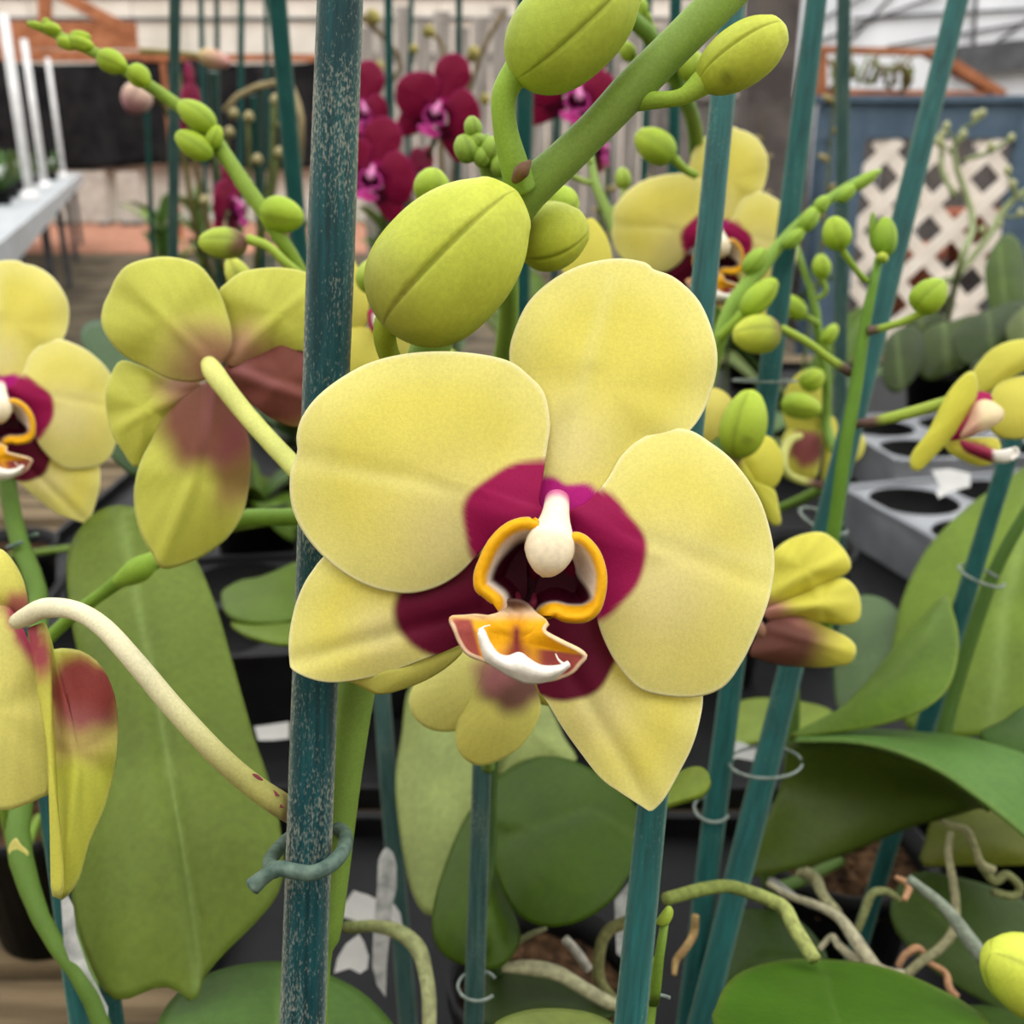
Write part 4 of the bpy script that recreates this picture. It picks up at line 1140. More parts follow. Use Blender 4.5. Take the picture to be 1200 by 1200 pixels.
stem('aerial_root', P3, '560,615,0.32,60 650,590,0.325,62 750,565,0.33,62 850,555,0.335,62 950,580,0.34,62 1050,620,0.34,66 1120,660,0.335,68 1160,740,0.33,70 1210,820,0.325,70 1260,900,0.32,66', 'N', lambda t: mix(np.tile(lin(112, 122, 60), (len(t), 1)), lin(158, 164, 96), sm(0.3, 0.9, t)), M_ROOT)
stem('aerial_root', P3, '700,690,0.35,36 690,780,0.35,40 650,850,0.345,40 610,900,0.345,36 600,970,0.34,24', 'N', lin(146, 120, 78), M_ROOT)
clip_ring(776, 1190, 0.242, 50, 26, 2.2, M_CLIPCLEAR, 'pale ring clip low on the bright teal stake', gap=(60, 60))

# ---- right-hand plants: folded leaf, arching leaf, half-open bloom
pc = on_z(985, 1010, 0.89)
P4, cr4 = plant(pc[0], pc[1], 'orchid with a broad arching leaf and a half-open yellow bloom')
q3 = lambda key, s: np.array([at(ZT[key][0] + float(a) / ZT[key][2], ZT[key][1] + float(b) / ZT[key][2], float(c)) for a, b, c in (t.split(',') for t in s.split())])
loft('leaf', P4, [q3('I', '425,388,.50 520,373,.50 650,375,.49 780,384,.47 920,402,.45 1080,450,.43 1200,500,.41'),
                  q3('I', '420,395,.48 560,392,.465 690,404,.45 820,438,.435 930,490,.42 1070,570,.405 1190,660,.39'),
                  q3('I', '410,405,.465 560,406,.45 680,430,.435 800,480,.42 900,545,.405 1000,622,.395 1180,780,.38')], lambda uv: mix(np.tile(lin(88, 134, 62) * LEAFK, (len(uv), 1)), lin(130, 156, 84), 0.4 * (uv[:, 0] > 0.95)), M_LEAF, nu=44, nv=14, thick=0.0016)
loft('leaf', P4, [q3('I', '400,408,.47 560,407,.455 680,432,.44 800,482,.425 900,547,.41 960,600,.40'),
                  q3('I', '360,560,.47 450,560,.47 560,560,.465 700,560,.455 820,565,.44 930,590,.42'),
                  q3('I', '262,790,.43 350,778,.445 480,746,.455 600,702,.46 720,650,.455 880,605,.44')], lin(70, 92, 30) * LEAFK, M_LEAF, nu=40, nv=16, thick=0.0016)
leaf(P4, Z('I', '400,392 470,360 540,318 610,250 690,150 770,62 838,-4 856,40 872,110 866,190 838,262 780,312 700,346 600,370 500,384'), [(960, 850, .47), (1100, 710, .50), (1110, 820, .44)], lin(96, 132, 44), mid=[(950, 855), (1060, 780), (1110, 710)], dome=0.008, nr=16, na=70, rib=0.08, edgecol=0.25)
leaf(P4, Z('I', '780,690 800,630 880,575 930,580 990,625 1070,690 1100,745 990,756 880,755 770,752'), [(1090, 960, .50), (1200, 990, .46), (1090, 1010, .47)], lin(96, 108, 32), dome=0.006, nr=12, na=50)
stem('flower_stem', P4, '928,770,0.50,11 931,830,0.50,13 926,900,0.50,14 912,970,0.50,15 905,1040,0.50,16', 'P', lin(70, 96, 32), to=cr4)
f5 = empty('flower', at(892, 725, 0.36), P4)
f5['label'] = 'half-open yellow bloom with maroon base'
M36 = px_map(0.36)
sheet('petal', f5, M36, Z('H', '330,1120 340,1000 362,935 425,888 510,868 560,890 605,940 619,985 592,1012 520,1050 430,1092 370,1115'), zcol(lin(222, 214, 84), [((890, 712), 24, 14, 0, ROSE, 0.6, .8)]), M_PETAL, z0=-0.002, edge=0.006, ripple=0.001, nr=14, na=52, vein=[(895, 700), (985, 655)], vd=-0.0012)
sheet('petal', f5, M36, Z('H', '330,1130 430,1085 520,1046 590,1022 635,1055 652,1110 645,1160 600,1175 500,1165 420,1150 350,1160'), zcol(lin(220, 212, 86), [((893, 716), 34, 14, 0.1, ROSE, 0.5, .9)]), M_PETAL, z0=-0.0035, edge=0.006, ripple=0.001, nr=14, na=52, vein=[(905, 712), (1000, 708)], vd=-0.0012)
sheet('lateral_sepal', f5, M36, Z('I', '285,155 320,90 370,50 430,52 500,85 560,115 583,145 566,184 520,192 470,196 380,190 310,172'), zcol(lin(216, 208, 84), [((905, 750), 62, 44, 0.3, lin(104, 50, 58), 0.4, .95), ((925, 722), 26, 6, 0.5, ROSE, 0.8, .7)]), M_PETAL, z0=-0.0045, edge=0.006, nr=14, na=52, vein=[(900, 735), (1000, 765)], vd=-0.0012)
stem('pedicel', f5, '885,730,0.358,16 900,750,0.37,14 918,760,0.43,12 928,775,0.498,11', 'P', STG(lin(150, 110, 90), lin(110, 130, 60)), n=10)
clip_ring(897, 893, 0.435, 84, 18, 1.8, M_CLIPCLEAR, 'pale wire clip joining the ringed teal stake and a stem', gap=(0, 20), tilt=0.08)
clip_ring(834, 948, 0.437, 40, 20, 1.8, M_CLIPCLEAR, 'small pale clip on the thin dim teal stake', gap=(30, 30))
rootc = [lin(150, 148, 110), lin(132, 128, 96), lin(164, 158, 130), lin(120, 124, 80)]
ROOTS = ['780,230,0.45,22 850,265,0.445,26 930,290,0.44,34 970,370,0.44,34 1000,450,0.44,40 1060,480,0.44,40', '855,300,0.43,30 845,400,0.425,34 865,520,0.42,40 880,640,0.415,40 870,760,0.41,44 800,850,0.405,44 720,905,0.40,44 650,970,0.40,44',
         '0,540,0.45,30 100,600,0.44,34 220,640,0.43,40 330,700,0.42,50 400,790,0.41,66 460,880,0.405,70 530,950,0.40,56 640,965,0.40,40', '420,760,0.42,34 450,680,0.42,40 490,590,0.42,40 560,580,0.42,36 620,620,0.42,30',
         '150,480,0.47,60 220,520,0.47,60 260,600,0.46,50 330,680,0.45,44', '600,510,0.42,20 660,550,0.42,36 640,620,0.415,26', '240,850,0.42,26 300,790,0.42,30 330,830,0.415,40 400,890,0.41,46 460,930,0.405,30',
         '1000,460,0.45,40 1060,530,0.45,44 1120,500,0.45,40 1180,560,0.45,40 1150,600,0.45,40 1050,580,0.45,34', '610,930,0.41,30 640,880,0.41,34 700,845,0.41,38 740,880,0.41,30', '750,910,0.41,26 830,960,0.41,32 850,1030,0.405,36 890,1070,0.40,22']
for i, s in enumerate(ROOTS):
    stem('aerial_root', P4, s, 'O', lin(176, 134, 100) if i in (5, 8, 9) else rootc[i % 4], M_ROOT, n=8)
pc = on_z(1190, 1000, 0.89)
P5, cr5 = plant(pc[0] + 0.02, pc[1] + 0.04, 'orchid with a tall upright leaf behind the slim teal stake')
leaf(P5, Z('P', '1046,790 1050,735 1062,690 1088,642 1130,598 1172,568 1230,535 1290,560 1300,720 1260,830 1200,850 1150,862 1100,862 1062,850'), [(1060, 780, .60), (1180, 570, .68), (1230, 830, .57)], lin(110, 142, 48), mid=[(1165, 860), (1175, 720), (1215, 560)], dome=0.012, nr=16, na=64, rib=0.25, vw=16)
leaf(P5, Z('I', '930,395 1000,350 1060,310 1120,330 1140,420 1060,440'), [(1150, 865, .45), (1210, 830, .47), (1200, 880, .44)], lin(60, 96, 30), dome=0.004, nr=8, na=36)
stem('flower_stem', P5, '1215,580,0.53,13 1170,660,0.53,15 1140,740,0.53,17 1115,820,0.53,18 1100,900,0.525,18', 'P', lin(66, 96, 30), to=[at(1110, 960, .52), cr5])
pstake(1196, 488, 0.505, 1030, 1030, 0.52, 21, M_STAKE, 'slim teal stake in front of the tall upright leaf', 'teal plant stakes', down=0.89)
clip_ring(1150, 675, 0.505, 50, 20, 1.7, M_CLIPCLEAR, 'pale wire clip on the slim teal stake', gap=(20, 20), tilt=-0.25)
leaf(P5, Z('P', '985,835 978,780 985,730 1005,700 1040,705 1060,735 1050,790 1020,825'), [(985, 830, .62), (1010, 705, .68), (1050, 780, .62)], LF['grey'], dome=0.006, nr=10, na=40)
leaf(P5, Z('P', '846,872 850,835 880,820 930,822 975,835 950,855 900,868'), [(850, 870, .56), (900, 820, .62), (970, 838, .58)], lin(132, 160, 70), dome=0.004, nr=10, na=40)
leaf(P4, Z('I', '680,885 705,810 760,775 860,788 960,815 1060,860 1140,920 1140,1120 1040,1180 930,1130 800,1050 710,960'), [(1050, 1070, .47), (1200, 1060, .47), (1150, 1180, .44)], lin(66, 92, 40), mid=[(1060, 1040), (1180, 1140)], dome=0.006, nr=12, na=50, rib=0.1)
leaf(P4, Z('I', '215,900 300,880 400,900 470,960 500,1030 400,1045 280,1060 210,1100 190,1000'), [(850, 1090, .48), (940, 1080, .48), (860, 1150, .45)], lin(50, 76, 22), dome=0.006, nr=10, na=44)
stem('aerial_root', P4, '730,790,0.385,26 830,870,0.38,34 900,960,0.375,44 975,1060,0.37,44', 'I', lin(120, 128, 112), M_ROOT)
pc = on_z(1290, 1150, 0.89)
P6, cr6 = plant(pc[0], pc[1], 'orchid with one bright lime bud poking in over the dark leaf')
pbud(P6, 'P', 1245, 1170, 1162, 1116, 92, 0.30, 0.29, seam=20, nt=22, na=36, c0=lin(176, 190, 60), c1=lin(204, 212, 78))
stem('flower_stem', P6, '1236,1166,0.30,20 1270,1180,0.31,20 1300,1220,0.33,20', 'P', lin(110, 140, 50), to=cr6)
leaf(P6, Z('P', '1040,1240 1090,1190 1150,1180 1210,1195 1290,1230 1250,1300 1120,1310'), [(1060, 1230, .36), (1150, 1180, .38), (1250, 1230, .35)], lin(60, 92, 30), dome=0.005, nr=8, na=36)

# ---- green spikes with buds at the right
pc = on_z(958, 640, 0.89)
P7, cr7 = plant(pc[0] - 0.02, pc[1] - 0.03, 'orchid on a stout green spike of buds with a yellow bloom seen from the side')
stem('flower_stem', P7, '700,340,0.430,30 690,390,0.430,34 670,480,0.430,38 645,600,0.432,44 620,780,0.434,50 595,930,0.435,52 565,1100,0.437,54 535,1330,0.442,54 500,1560,0.455,54', 'K', STG(lin(100, 138, 46), lin(70, 108, 30)), to=[at(962, 760, .56), cr7], n=14)
pbud(P7, 'K', 720, 340, 725, 180, 96, 0.4300, seam=40, c0=lin(110, 148, 40), c1=lin(150, 178, 50))
pbud(P7, 'K', 680, 310, 675, 160, 36, 0.4326, seam=40, c0=lin(110, 140, 40), c1=lin(120, 150, 50), nt=14, na=16)
pbud(P7, 'K', 705, 360, 720, 320, 50, 0.4257, c0=lin(140, 170, 50), nt=12, na=16)
stem('pedicel', P7, '650,430,0.4300,28 620,400,0.4257,24 580,345,0.4214,26 550,300,0.4197,30', 'K', lin(140, 170, 60))
pbud(P7, 'K', 555, 310, 515, 180, 112, 0.4188, seam=5, c0=lin(140, 172, 44), c1=lin(166, 190, 54))
stem('pedicel', P7, '660,625,0.4300,40 700,618,0.4274,32 780,595,0.4214,30 860,560,0.4171,32 890,540,0.4162,36', 'K', lambda t: mix(np.tile(lin(104, 84, 70), (len(t), 1)), lin(150, 176, 64), sm(0.12, 0.25, t)))
pbud(P7, 'K', 840, 545, 955, 430, 130, 0.4162, 0.4128, seam=-15, c0=lin(140, 168, 40), c1=lin(158, 184, 56), plump=3.0)
stem('pedicel', P7, '590,790,0.4386,40 560,770,0.4369,40 500,730,0.4343,32 420,670,0.4300,32 320,615,0.4257,32', 'K', lambda t: mix(np.tile(lin(104, 80, 74), (len(t), 1)), lin(160, 184, 70), sm(0.12, 0.25, t)))
pbud(P7, 'K', 318, 640, 128, 640, 158, 0.4257, seam=25, purple=0.9, c0=lin(150, 168, 56))
# bloom from the side
f6 = empty('flower', at(1120, 465, 0.4128), P7)
f6['label'] = 'yellow bloom seen from the side'
M48 = px_map(0.4128)
sheet('dorsal_sepal', f6, M48, Z('H', '1022,345 1050,300 1090,258 1150,230 1230,222 1290,240 1240,300 1150,352 1090,392 1052,408 1030,390'), zcol(lin(222, 216, 92), []), M_PETAL, z0=0.006, edge=0.003, tilt=(-0.0001, 0), nr=10, na=44)
sheet('petal', f6, M48, Z('H', '818,645 825,605 880,530 930,430 960,382 1000,340 1030,330 1044,380 1036,425 1010,475 960,545 900,612 845,664'), zcol(lin(216, 210, 76), [((1145, 490), 12, 34, 0.5, YELLOW['blotch'], 0.4, .5)]), M_PETAL, z0=-0.006, edge=0.003, nr=12, na=48)
sheet('petal', f6, M48, Z('H', '1078,440 1100,385 1140,358 1200,346 1290,350 1330,440 1290,520 1190,555 1110,545 1075,500'), zcol(lin(226, 218, 96), []), M_PETAL, z0=0.004, edge=0.004, nr=10, na=44)
sheet('lateral_sepal', f6, M48, Z('H', '935,570 985,555 1060,552 1115,560 1112,622 1055,646 990,622 950,600'), zcol(lin(222, 214, 86), [((1148, 528), 20, 8, 0.3, YELLOW['blotch'], 0.4, .9)]), M_PETAL, z0=0.0, edge=0.003, nr=10, na=36)
sheet('lip_throat', f6, M48, Z('H', '1035,400 1085,405 1090,440 1060,480 1020,540 960,560 945,550 985,490 1015,440'), YELLOW['blotch'], M_LIP, z0=-0.004, edge=0.003, nr=8, na=36)
sheet('lip_side_lobe', f6, M48, Z('H', '1040,435 1085,428 1130,462 1120,495 1080,520 1020,545 985,552 1010,500'), lambda P, R: mix(np.tile(lin(236, 214, 170), (len(P), 1)), YELLOW['blotch'], 0.5 * sm(1155, 1140, P[:, 0])), M_LIP, z0=-0.009, edge=0.004, nr=8, na=36)
sheet('lip_midlobe', f6, M48, Z('H', '985,560 1030,575 1090,590 1130,600 1170,585 1178,605 1150,632 1095,632 1040,612 1000,590'), lambda P, R: mix(np.tile(YELLOW['wing'], (len(P), 1)), lin(240, 234, 224), sm(1160, 1168, P[:, 0])), M_LIP, z0=-0.012, edge=0.003, nr=8, na=40)
tube('lip_tendril', f6, atv(Z('H', '1155,625 1178,608 1172,585 1155,592'), np.full(4, 0.4025)), np.array([14, 12, 9, 5]) / 2.857 * 0.4042 / 2400, lin(240, 234, 224), M_LIP, n=8)
stem('pedicel', f6, '630,508,0.4429,30 660,503,0.4386,32 720,492,0.4343,36 830,465,0.4257,40 940,432,0.4188,40 1010,410,0.4145,34', 'H', lambda t: mix(np.tile(lin(112, 84, 80), (len(t), 1)), lin(166, 186, 76), sm(0.2, 0.32, t)))

pc = on_z(905, 640, 0.89)
P8, cr8 = plant(0.195, 1.07, 'orchid on a thin spike of small buds with a bloom turned away', r=0.045)
stem('flower_stem', P8, '375,285,0.58,20 400,370,0.58,26 430,450,0.58,28 455,560,0.58,34 470,700,0.585,36 495,820,0.59,36 490,1000,0.60,38 460,1250,0.63,40', 'K', STG(lin(116, 146, 60), lin(90, 122, 44)), to=cr8, n=10)
for (bx, by, tx, ty, wd, px_, py_) in ((480, 425, 470, 325, 76, 462, 500), (415, 570, 300, 490, 84, 455, 600), (480, 680, 535, 600, 60, 475, 700)):
    stem('pedicel', P8, f'{px_},{py_},0.58,22 {(px_+bx)/2+22},{(py_+by)/2+8},0.577,20 {bx},{by},0.575,24', 'K', lin(140, 168, 64))
    pbud(P8, 'K', bx, by, tx, ty, wd, 0.575, c0=lin(140, 170, 44), c1=lin(166, 190, 58), nt=16, na=24)
stem('pedicel', P8, '480,960,0.60,22 400,905,0.585,22 330,895,0.575,22', 'K', lin(140, 168, 64))
pbud(P8, 'K', 318, 905, 476, 935, 106, 0.57, c0=lin(140, 166, 46), c1=lin(170, 190, 60), nt=18, na=26)
pbud(P8, 'K', 395, 840, 485, 790, 92, 0.585, c0=lin(140, 166, 46), c1=lin(170, 190, 60), nt=16, na=24)
f7 = empty('flower', at(945, 520, 0.60), P8)
f7['label'] = 'yellow bloom turned away with maroon base'
M60 = px_map(0.60)
sheet('dorsal_sepal', f7, M60, Z('H', '395,480 400,400 440,340 500,320 530,360 538,470 530,560 500,590 430,570'), lin(212, 206, 88), M_PETAL, edge=0.005, nr=10, na=40)
sheet('lateral_sepal', f7, M60, Z('H', '395,540 450,520 520,530 520,600 505,680 470,705 420,680 395,620'), zcol(lin(206, 200, 84), [((945, 525), 20, 22, 0, lin(134, 56, 70), 0.35, .95)]), M_PETAL, z0=-0.003, edge=0.005, nr=10, na=40)
sheet('petal', f7, M60, Z('H', '540,500 560,480 575,520 565,600 545,690 525,700 530,600'), lin(206, 200, 84), M_PETAL, z0=0.001, edge=0.004, nr=8, na=36)
sheet('petal', f7, M60, Z('H', '600,560 625,530 655,540 668,570 655,615 615,642 590,630'), lin(212, 206, 100), M_PETAL, z0=0.002, edge=0.004, nr=8, na=36)
stem('pedicel', f7, '450,545,0.595,24 415,560,0.585,30 395,610,0.58,30 400,660,0.58,30 440,690,0.59,28 520,710,0.60,26', 'H', lambda t: mix(np.tile(lin(206, 206, 120), (len(t), 1)), lin(120, 84, 80), sm(0.75, 0.9, t)))
pstake(989, -10, 0.72, 984, 520, 0.78, 16, M_STAKE_GREY, 'thin faded stake in front of the blue gate frame', 'teal plant stakes', down=0.90)

pc = on_z(850, 700, 0.89)
P9, cr9 = plant(pc[0], pc[1], 'orchid on a slanting green spike that tapers to a tip before the lattice', r=0.045)
stem('flower_stem', P9, '705,0,0.46,18 640,30,0.455,34 560,75,0.452,40 430,170,0.45,44 330,270,0.448,48 230,390,0.446,60 130,520,0.444,64 80,650,0.445,60 40,800,0.45,56 20,1000,0.46,54', 'K', STG(lin(134, 166, 66), lin(110, 144, 54)), to=[at(828, 640, .50), cr9], n=14)
for (bx, by, tx, ty, wd) in ((395, 235, 460, 145, 74), (330, 300, 410, 225, 60), (450, 165, 500, 100, 60), (175, 400, 255, 305, 80), (540, 120, 610, 55, 54), (590, 75, 700, 0, 50)):
    pbud(P9, 'K', bx, by, tx, ty, wd, 0.443, c0=lin(128, 160, 52), c1=lin(150, 180, 60), nt=14, na=22)
stem('pedicel', P9, '80,650,0.44,40 130,600,0.435,40 180,545,0.432,46', 'K', lin(146, 176, 60))
pbud(P9, 'K', 165, 560, 300, 425, 106, 0.431, seam=30, c0=lin(142, 172, 46), c1=lin(166, 190, 56))
f8 = empty('flower', at(838, 540, 0.42), P9)
f8['label'] = 'yellow bloom mostly hidden behind the largest bloom'
M42 = px_map(0.42)
sheet('petal', f8, M42, Z('H', '100,420 150,388 190,395 222,430 215,480 180,540 140,570 100,560'), lin(218, 206, 104), M_PETAL, edge=0.004, nr=10, na=40)
sheet('petal', f8, M42, Z('H', '250,620 270,580 310,550 350,550 385,600 392,660 370,710 330,730 290,715'), lin(214, 208, 80), M_PETAL, z0=0.001, edge=0.004, nr=10, na=40)
sheet('lateral_sepal', f8, M42, Z('H', '200,560 240,600 280,680 330,715 365,730 380,800 386,838 360,845 320,790 280,730 220,660'), zcol(lin(206, 202, 76), [((850, 530), 24, 30, 0.6, lin(96, 30, 40), 0.4, .95)]), M_PETAL, center=Z('H', '300,700')[0], z0=-0.001, edge=0.003, nr=10, na=44)
stem('pedicel', f8, '815,560,0.425,14 828,600,0.44,14 830,640,0.47,14', 'P', lin(150, 160, 80))
pbud(P9, 'H', 235, 620, 290, 390, 156, 0.39, seam=-20, spot=0.8, nt=24, na=40, c0=lin(140, 160, 40), c1=lin(168, 190, 56))
stem('pedicel', P9, '862,538,0.39,14 850,550,0.405,13 830,560,0.43,13', 'P', lin(120, 110, 60))
pstake(958, -10, 0.47, 828, 1030, 0.435, 25, M_STAKE, 'straight teal stake in front of the dark post', 'teal plant stakes', down=0.89)
pstake(1126, -14, 0.53, 837, 1140, 0.42, 24, M_STAKE, 'slanting dark teal stake crossing the lattice gate', 'teal plant stakes', down=0.89)
pstake(438, 700, 0.52, 463, 1010, 0.50, 20, M_STAKE_GREY, 'dim stake behind the pale sage leaf and the thick worn stake', 'teal plant stakes', down=0.89)
clip_ring(896, 446, 0.455, 74, 12, 1.4, M_CLIPCLEAR, 'pale wire clip on the straight teal stake', gap=(20, 20))
clip_ring(965, 610, 0.56, 56, 26, 1.8, M_CLIPCLEAR, 'pale wire clip holding the stout green spike', gap=(20, 20), tilt=-0.3)

# ---- bloom and buds behind the upper stem
pc = on_z(800, 560, 0.89)
P10, cr10 = plant(0.09, 0.80, 'orchid with a yellow bloom behind the bright teal stake and a round bud')
gen_flower(P10, 838, 288, 0.52, YELLOW, q=0.45, yaw=14, roll=-6, label='yellow bloom crossed by the bright teal stake')
stem('flower_stem', P10, '700,-10,0.42,16 760,40,0.43,20 800,110,0.46,18 814,150,0.50,18 818,200,0.55,18 830,300,0.57,18 836,420,0.60,20', 'P', lin(104, 136, 50), to=cr10)
for (bx, by, tx, ty, wd, sx, sy) in ((790, 186, 745, 156, 40, 815, 205), (757, 18, 735, 0, 26, 765, 34), (742, 70, 728, 50, 20, 790, 95), (815, 96, 805, 58, 34, 802, 112)):
    stem('pedicel', P10, f'{sx},{sy},0.45,10 {(sx+bx)/2},{(sy+by)/2+3},0.445,10 {bx},{by},0.44,12', 'P', lin(140, 166, 60))
    pbud(P10, 'P', bx, by, tx, ty, wd, 0.44, c0=lin(138, 166, 46), c1=lin(164, 184, 56), nt=18, na=26)
pc = on_z(742, 520, 0.89)
P11, cr11 = plant(0.05, 1.00, 'orchid on a thin forked spike with tiny buds beside the fat stem', r=0.045)
stem('flower_stem', P11, '690,175,0.55,8 697,215,0.55,11 715,255,0.55,13 728,290,0.55,14 735,400,0.57,14', 'P', lin(140, 166, 84), to=cr11)
for (bx, by, tx, ty, wd, sx, sy) in ((732, 222, 728, 196, 20, 715, 248), (668, 205, 655, 185, 18, 692, 214), (684, 182, 686, 168, 16, 692, 190)):
    stem('pedicel', P11, f'{sx},{sy},0.55,7 {(sx+bx)/2+4},{(sy+by)/2+3},0.548,7 {bx},{by},0.546,8', 'P', lin(150, 172, 84))
    pbud(P11, 'P', bx, by, tx, ty, wd, 0.546, c0=lin(140, 166, 60), c1=lin(160, 182, 70), nt=12, na=18)
pc = on_z(520, 600, 0.89)
P12, cr12 = plant(-0.07, 0.87, 'orchid with a knobbly budding tip between the crimson blooms and the largest bud')
stem('flower_stem', P12, '562,160,0.30,22 568,190,0.302,26 580,215,0.305,28 590,260,0.32,26 596,330,0.34,24 590,420,0.38,24 560,520,0.45,22', 'P', STG(lin(126, 156, 62), lin(104, 136, 50)), to=cr12)
for (bx, by, tx, ty, wd) in ((552, 190, 540, 158, 30), (556, 162, 552, 136, 22), (566, 172, 552, 158, 20), (572, 190, 580, 160, 28), (586, 208, 588, 178, 26), (560, 195, 572, 172, 24)):
    pbud(P12, 'P', bx, by, tx, ty, wd, 0.298, c0=lin(126, 156, 54), c1=lin(146, 172, 64), nt=14, na=20)
stem('pedicel', P12, '560,262,0.33,12 530,255,0.325,12 508,238,0.32,14', 'P', lin(110, 140, 50))
pbud(P12, 'P', 504, 240, 508, 197, 44, 0.32, seam=20, c0=lin(140, 168, 44), c1=lin(168, 190, 56), nt=18, na=28)
pbud(P12, 'P', 640, 250, 676, 228, 48, 0.30, seam=30, c0=lin(140, 168, 50), c1=lin(168, 190, 60), nt=18, na=28)
stem('pedicel', P12, '592,270,0.325,12 615,262,0.312,12 642,248,0.30,14', 'P', lin(110, 140, 50))
f9 = empty('flower', at(440, 370, 0.37), P12)
f9['label'] = 'yellow bloom mostly hidden by the largest bud'
M37 = px_map(0.37)
sheet('dorsal_sepal', f9, M37, Z('P', '372,300 400,290 416,308 428,335 432,365 425,390 405,395 380,380 365,340'), lin(218, 208, 96), M_PETAL, edge=0.003, nr=10, na=36)
sheet('petal', f9, M37, Z('P', '380,385 410,383 440,388 450,410 450,440 420,450 380,440'), lin(222, 212, 96), M_PETAL, z0=-0.001, edge=0.003, nr=10, na=36)
sheet('petal', f9, M37, Z('P', '440,340 465,350 490,390 480,420 455,425 440,390'), lin(222, 214, 110), M_PETAL, z0=0.001, edge=0.003, nr=10, na=36)
sheet('lip_midlobe', f9, M37, Z('P', '432,365 445,362 455,375 450,388 436,388'), lambda P, R: mix(np.tile(YELLOW['blotch'], (len(P), 1)), YELLOW['white'], 1 - sm(0.4, 0.7, R)), M_LIP, z0=-0.005, edge=0.003, nr=8, na=28)
pbud(P12, 'P', 432, 345, 442, 303, 40, 0.355, seam=0, c0=lin(140, 166, 50), c1=lin(180, 196, 80), nt=16, na=24)
stem('pedicel', P12, '440,372,0.372,12 480,380,0.40,12 560,440,0.41,12', 'P', lin(150, 165, 70))
sheet('petal', f9, px_map(0.40), Z('P', '660,320 668,285 690,256 706,270 716,295 714,325 690,335'), lin(218, 208, 90), M_PETAL, edge=0.003, nr=10, na=36)

# ---- left-hand plants
pc = on_z(60, 1010, 0.89)
P13, cr13 = plant(pc[0] - 0.03, pc[1] + 0.05, 'yellow orchid whose bloom faces out from the frame edge above the planks')
gen_flower(P13, 2, 478, 0.40, YELLOW, q=0.6, yaw=-4, roll=-13, label='yellow bloom above the plank bench')
stem('flower_stem', P13, '2,500,0.415,14 6,540,0.415,18 14,600,0.41,20 26,645,0.40,21 45,700,0.39,22 40,800,0.36,22 25,945,0.325,26 22,995,0.315,28 52,1085,0.305,20 97,1150,0.30,20 125,1215,0.30,20', 'P', lambda t: mix(np.tile(lin(92, 122, 46), (len(t), 1)), lin(66, 88, 30), t), to=[at(160, 1290, .31), cr13], n=12)
sheet('bract', P13, px_map(0.312), Z('P', '10,994 18,982 24,990 34,1000 26,1008 14,1004'), lin(206, 196, 110), M_STEM, nr=5, na=20, thick=0.0006)
clip_ring(26, 634, 0.40, 34, 8, 2.4, M_CLIP, 'small grey ring clip on the stem below the frame-edge bloom', gap=(0, 60), tilt=0.4)
stem('flower_stem', P13, '400,594,0.33,20 345,606,0.335,21 285,607,0.34,20 240,626,0.34,18 190,652,0.335,20 160,668,0.335,26 130,688,0.34,16 60,745,0.35,15 0,830,0.36,15', 'P', STG(lin(108, 142, 44), lin(118, 148, 50)), to=[at(20, 1000, .40), cr13])
tube('bract', P13, np.array([at(184, 652, 0.333), at(162, 668, 0.331), at(138, 682, 0.335)]), [0.0022, 0.0042, 0.002], lin(132, 164, 52), M_STEM, n=12)
pstake(40, 830, 0.35, 66, 1010, 0.33, 20, M_STAKE, 'teal stake peeping out below the drooping bloom', 'teal plant stakes', down=0.885)
pstake(118, 1080, 0.33, 134, 1200, 0.32, 22, M_STAKE, 'short teal stake end at the foot of the broad matt leaf', 'teal plant stakes', down=0.885)
leaf(P13, Z('T', '110,440 140,410 200,380 280,365 370,330 440,300 470,330 450,520 400,560 300,570 200,560 130,520'), [(265, 700, .55), (340, 680, .58), (300, 730, .52)], lin(92, 124, 30), dome=0.006, nr=10, na=44)
leaf(P13, Z('T', '150,565 250,575 360,555 430,540 440,640 380,660 280,640 200,610'), [(280, 735, .52), (340, 730, .53), (320, 750, .50)], lin(108, 138, 40), dome=0.004, nr=8, na=40)
leaf(P13, Z('P', '95,400 100,380 130,378 160,400 190,440 240,520 200,545 165,560 140,545 120,520 118,490 140,460 110,420'), [(100, 390, .55), (150, 400, .55), (160, 550, .46)], lin(64, 96, 56), center=(150, 470), dome=0.006, nr=10, na=44)

pc = on_z(330, 640, 0.89)
P14, cr14 = plant(-0.54, 1.02, 'orchid with a long green spike of buds reaching towards the white pipes')
stem('flower_stem', P14, '100,82,0.40,22 150,100,0.40,30 240,140,0.398,36 340,188,0.396,40 430,240,0.394,44 540,312,0.392,46 640,382,0.39,46 740,480,0.388,60 800,560,0.386,54 860,650,0.384,58 910,720,0.382,54 985,840,0.384,52 1060,960,0.39,50 1120,1150,0.41,50 1120,1500,0.46,50', 'C', STG(lin(126, 152, 50), lin(98, 128, 44)), to=[at(360, 600, .60), cr14], n=12)
for (bx, by, tx, ty, wd, sm_) in ((755, 455, 628, 362, 98, 30), (745, 550, 618, 470, 92, 10), (915, 740, 1068, 770, 130, 20), (345, 195, 445, 240, 84, 0), (460, 235, 520, 300, 80, 40), (740, 520, 770, 440, 60, 0), (200, 140, 270, 165, 46, 0), (240, 140, 330, 165, 56, 0), (150, 95, 215, 105, 46, 20), (175, 85, 150, 70, 30, 0), (160, 100, 98, 80, 30, 0), (245, 125, 320, 130, 40, 20)):
    pbud(P14, 'C', bx, by, tx, ty, wd, 0.382, seam=sm_, c0=lin(140, 166, 44), c1=lin(160, 184, 52), nt=18, na=26)
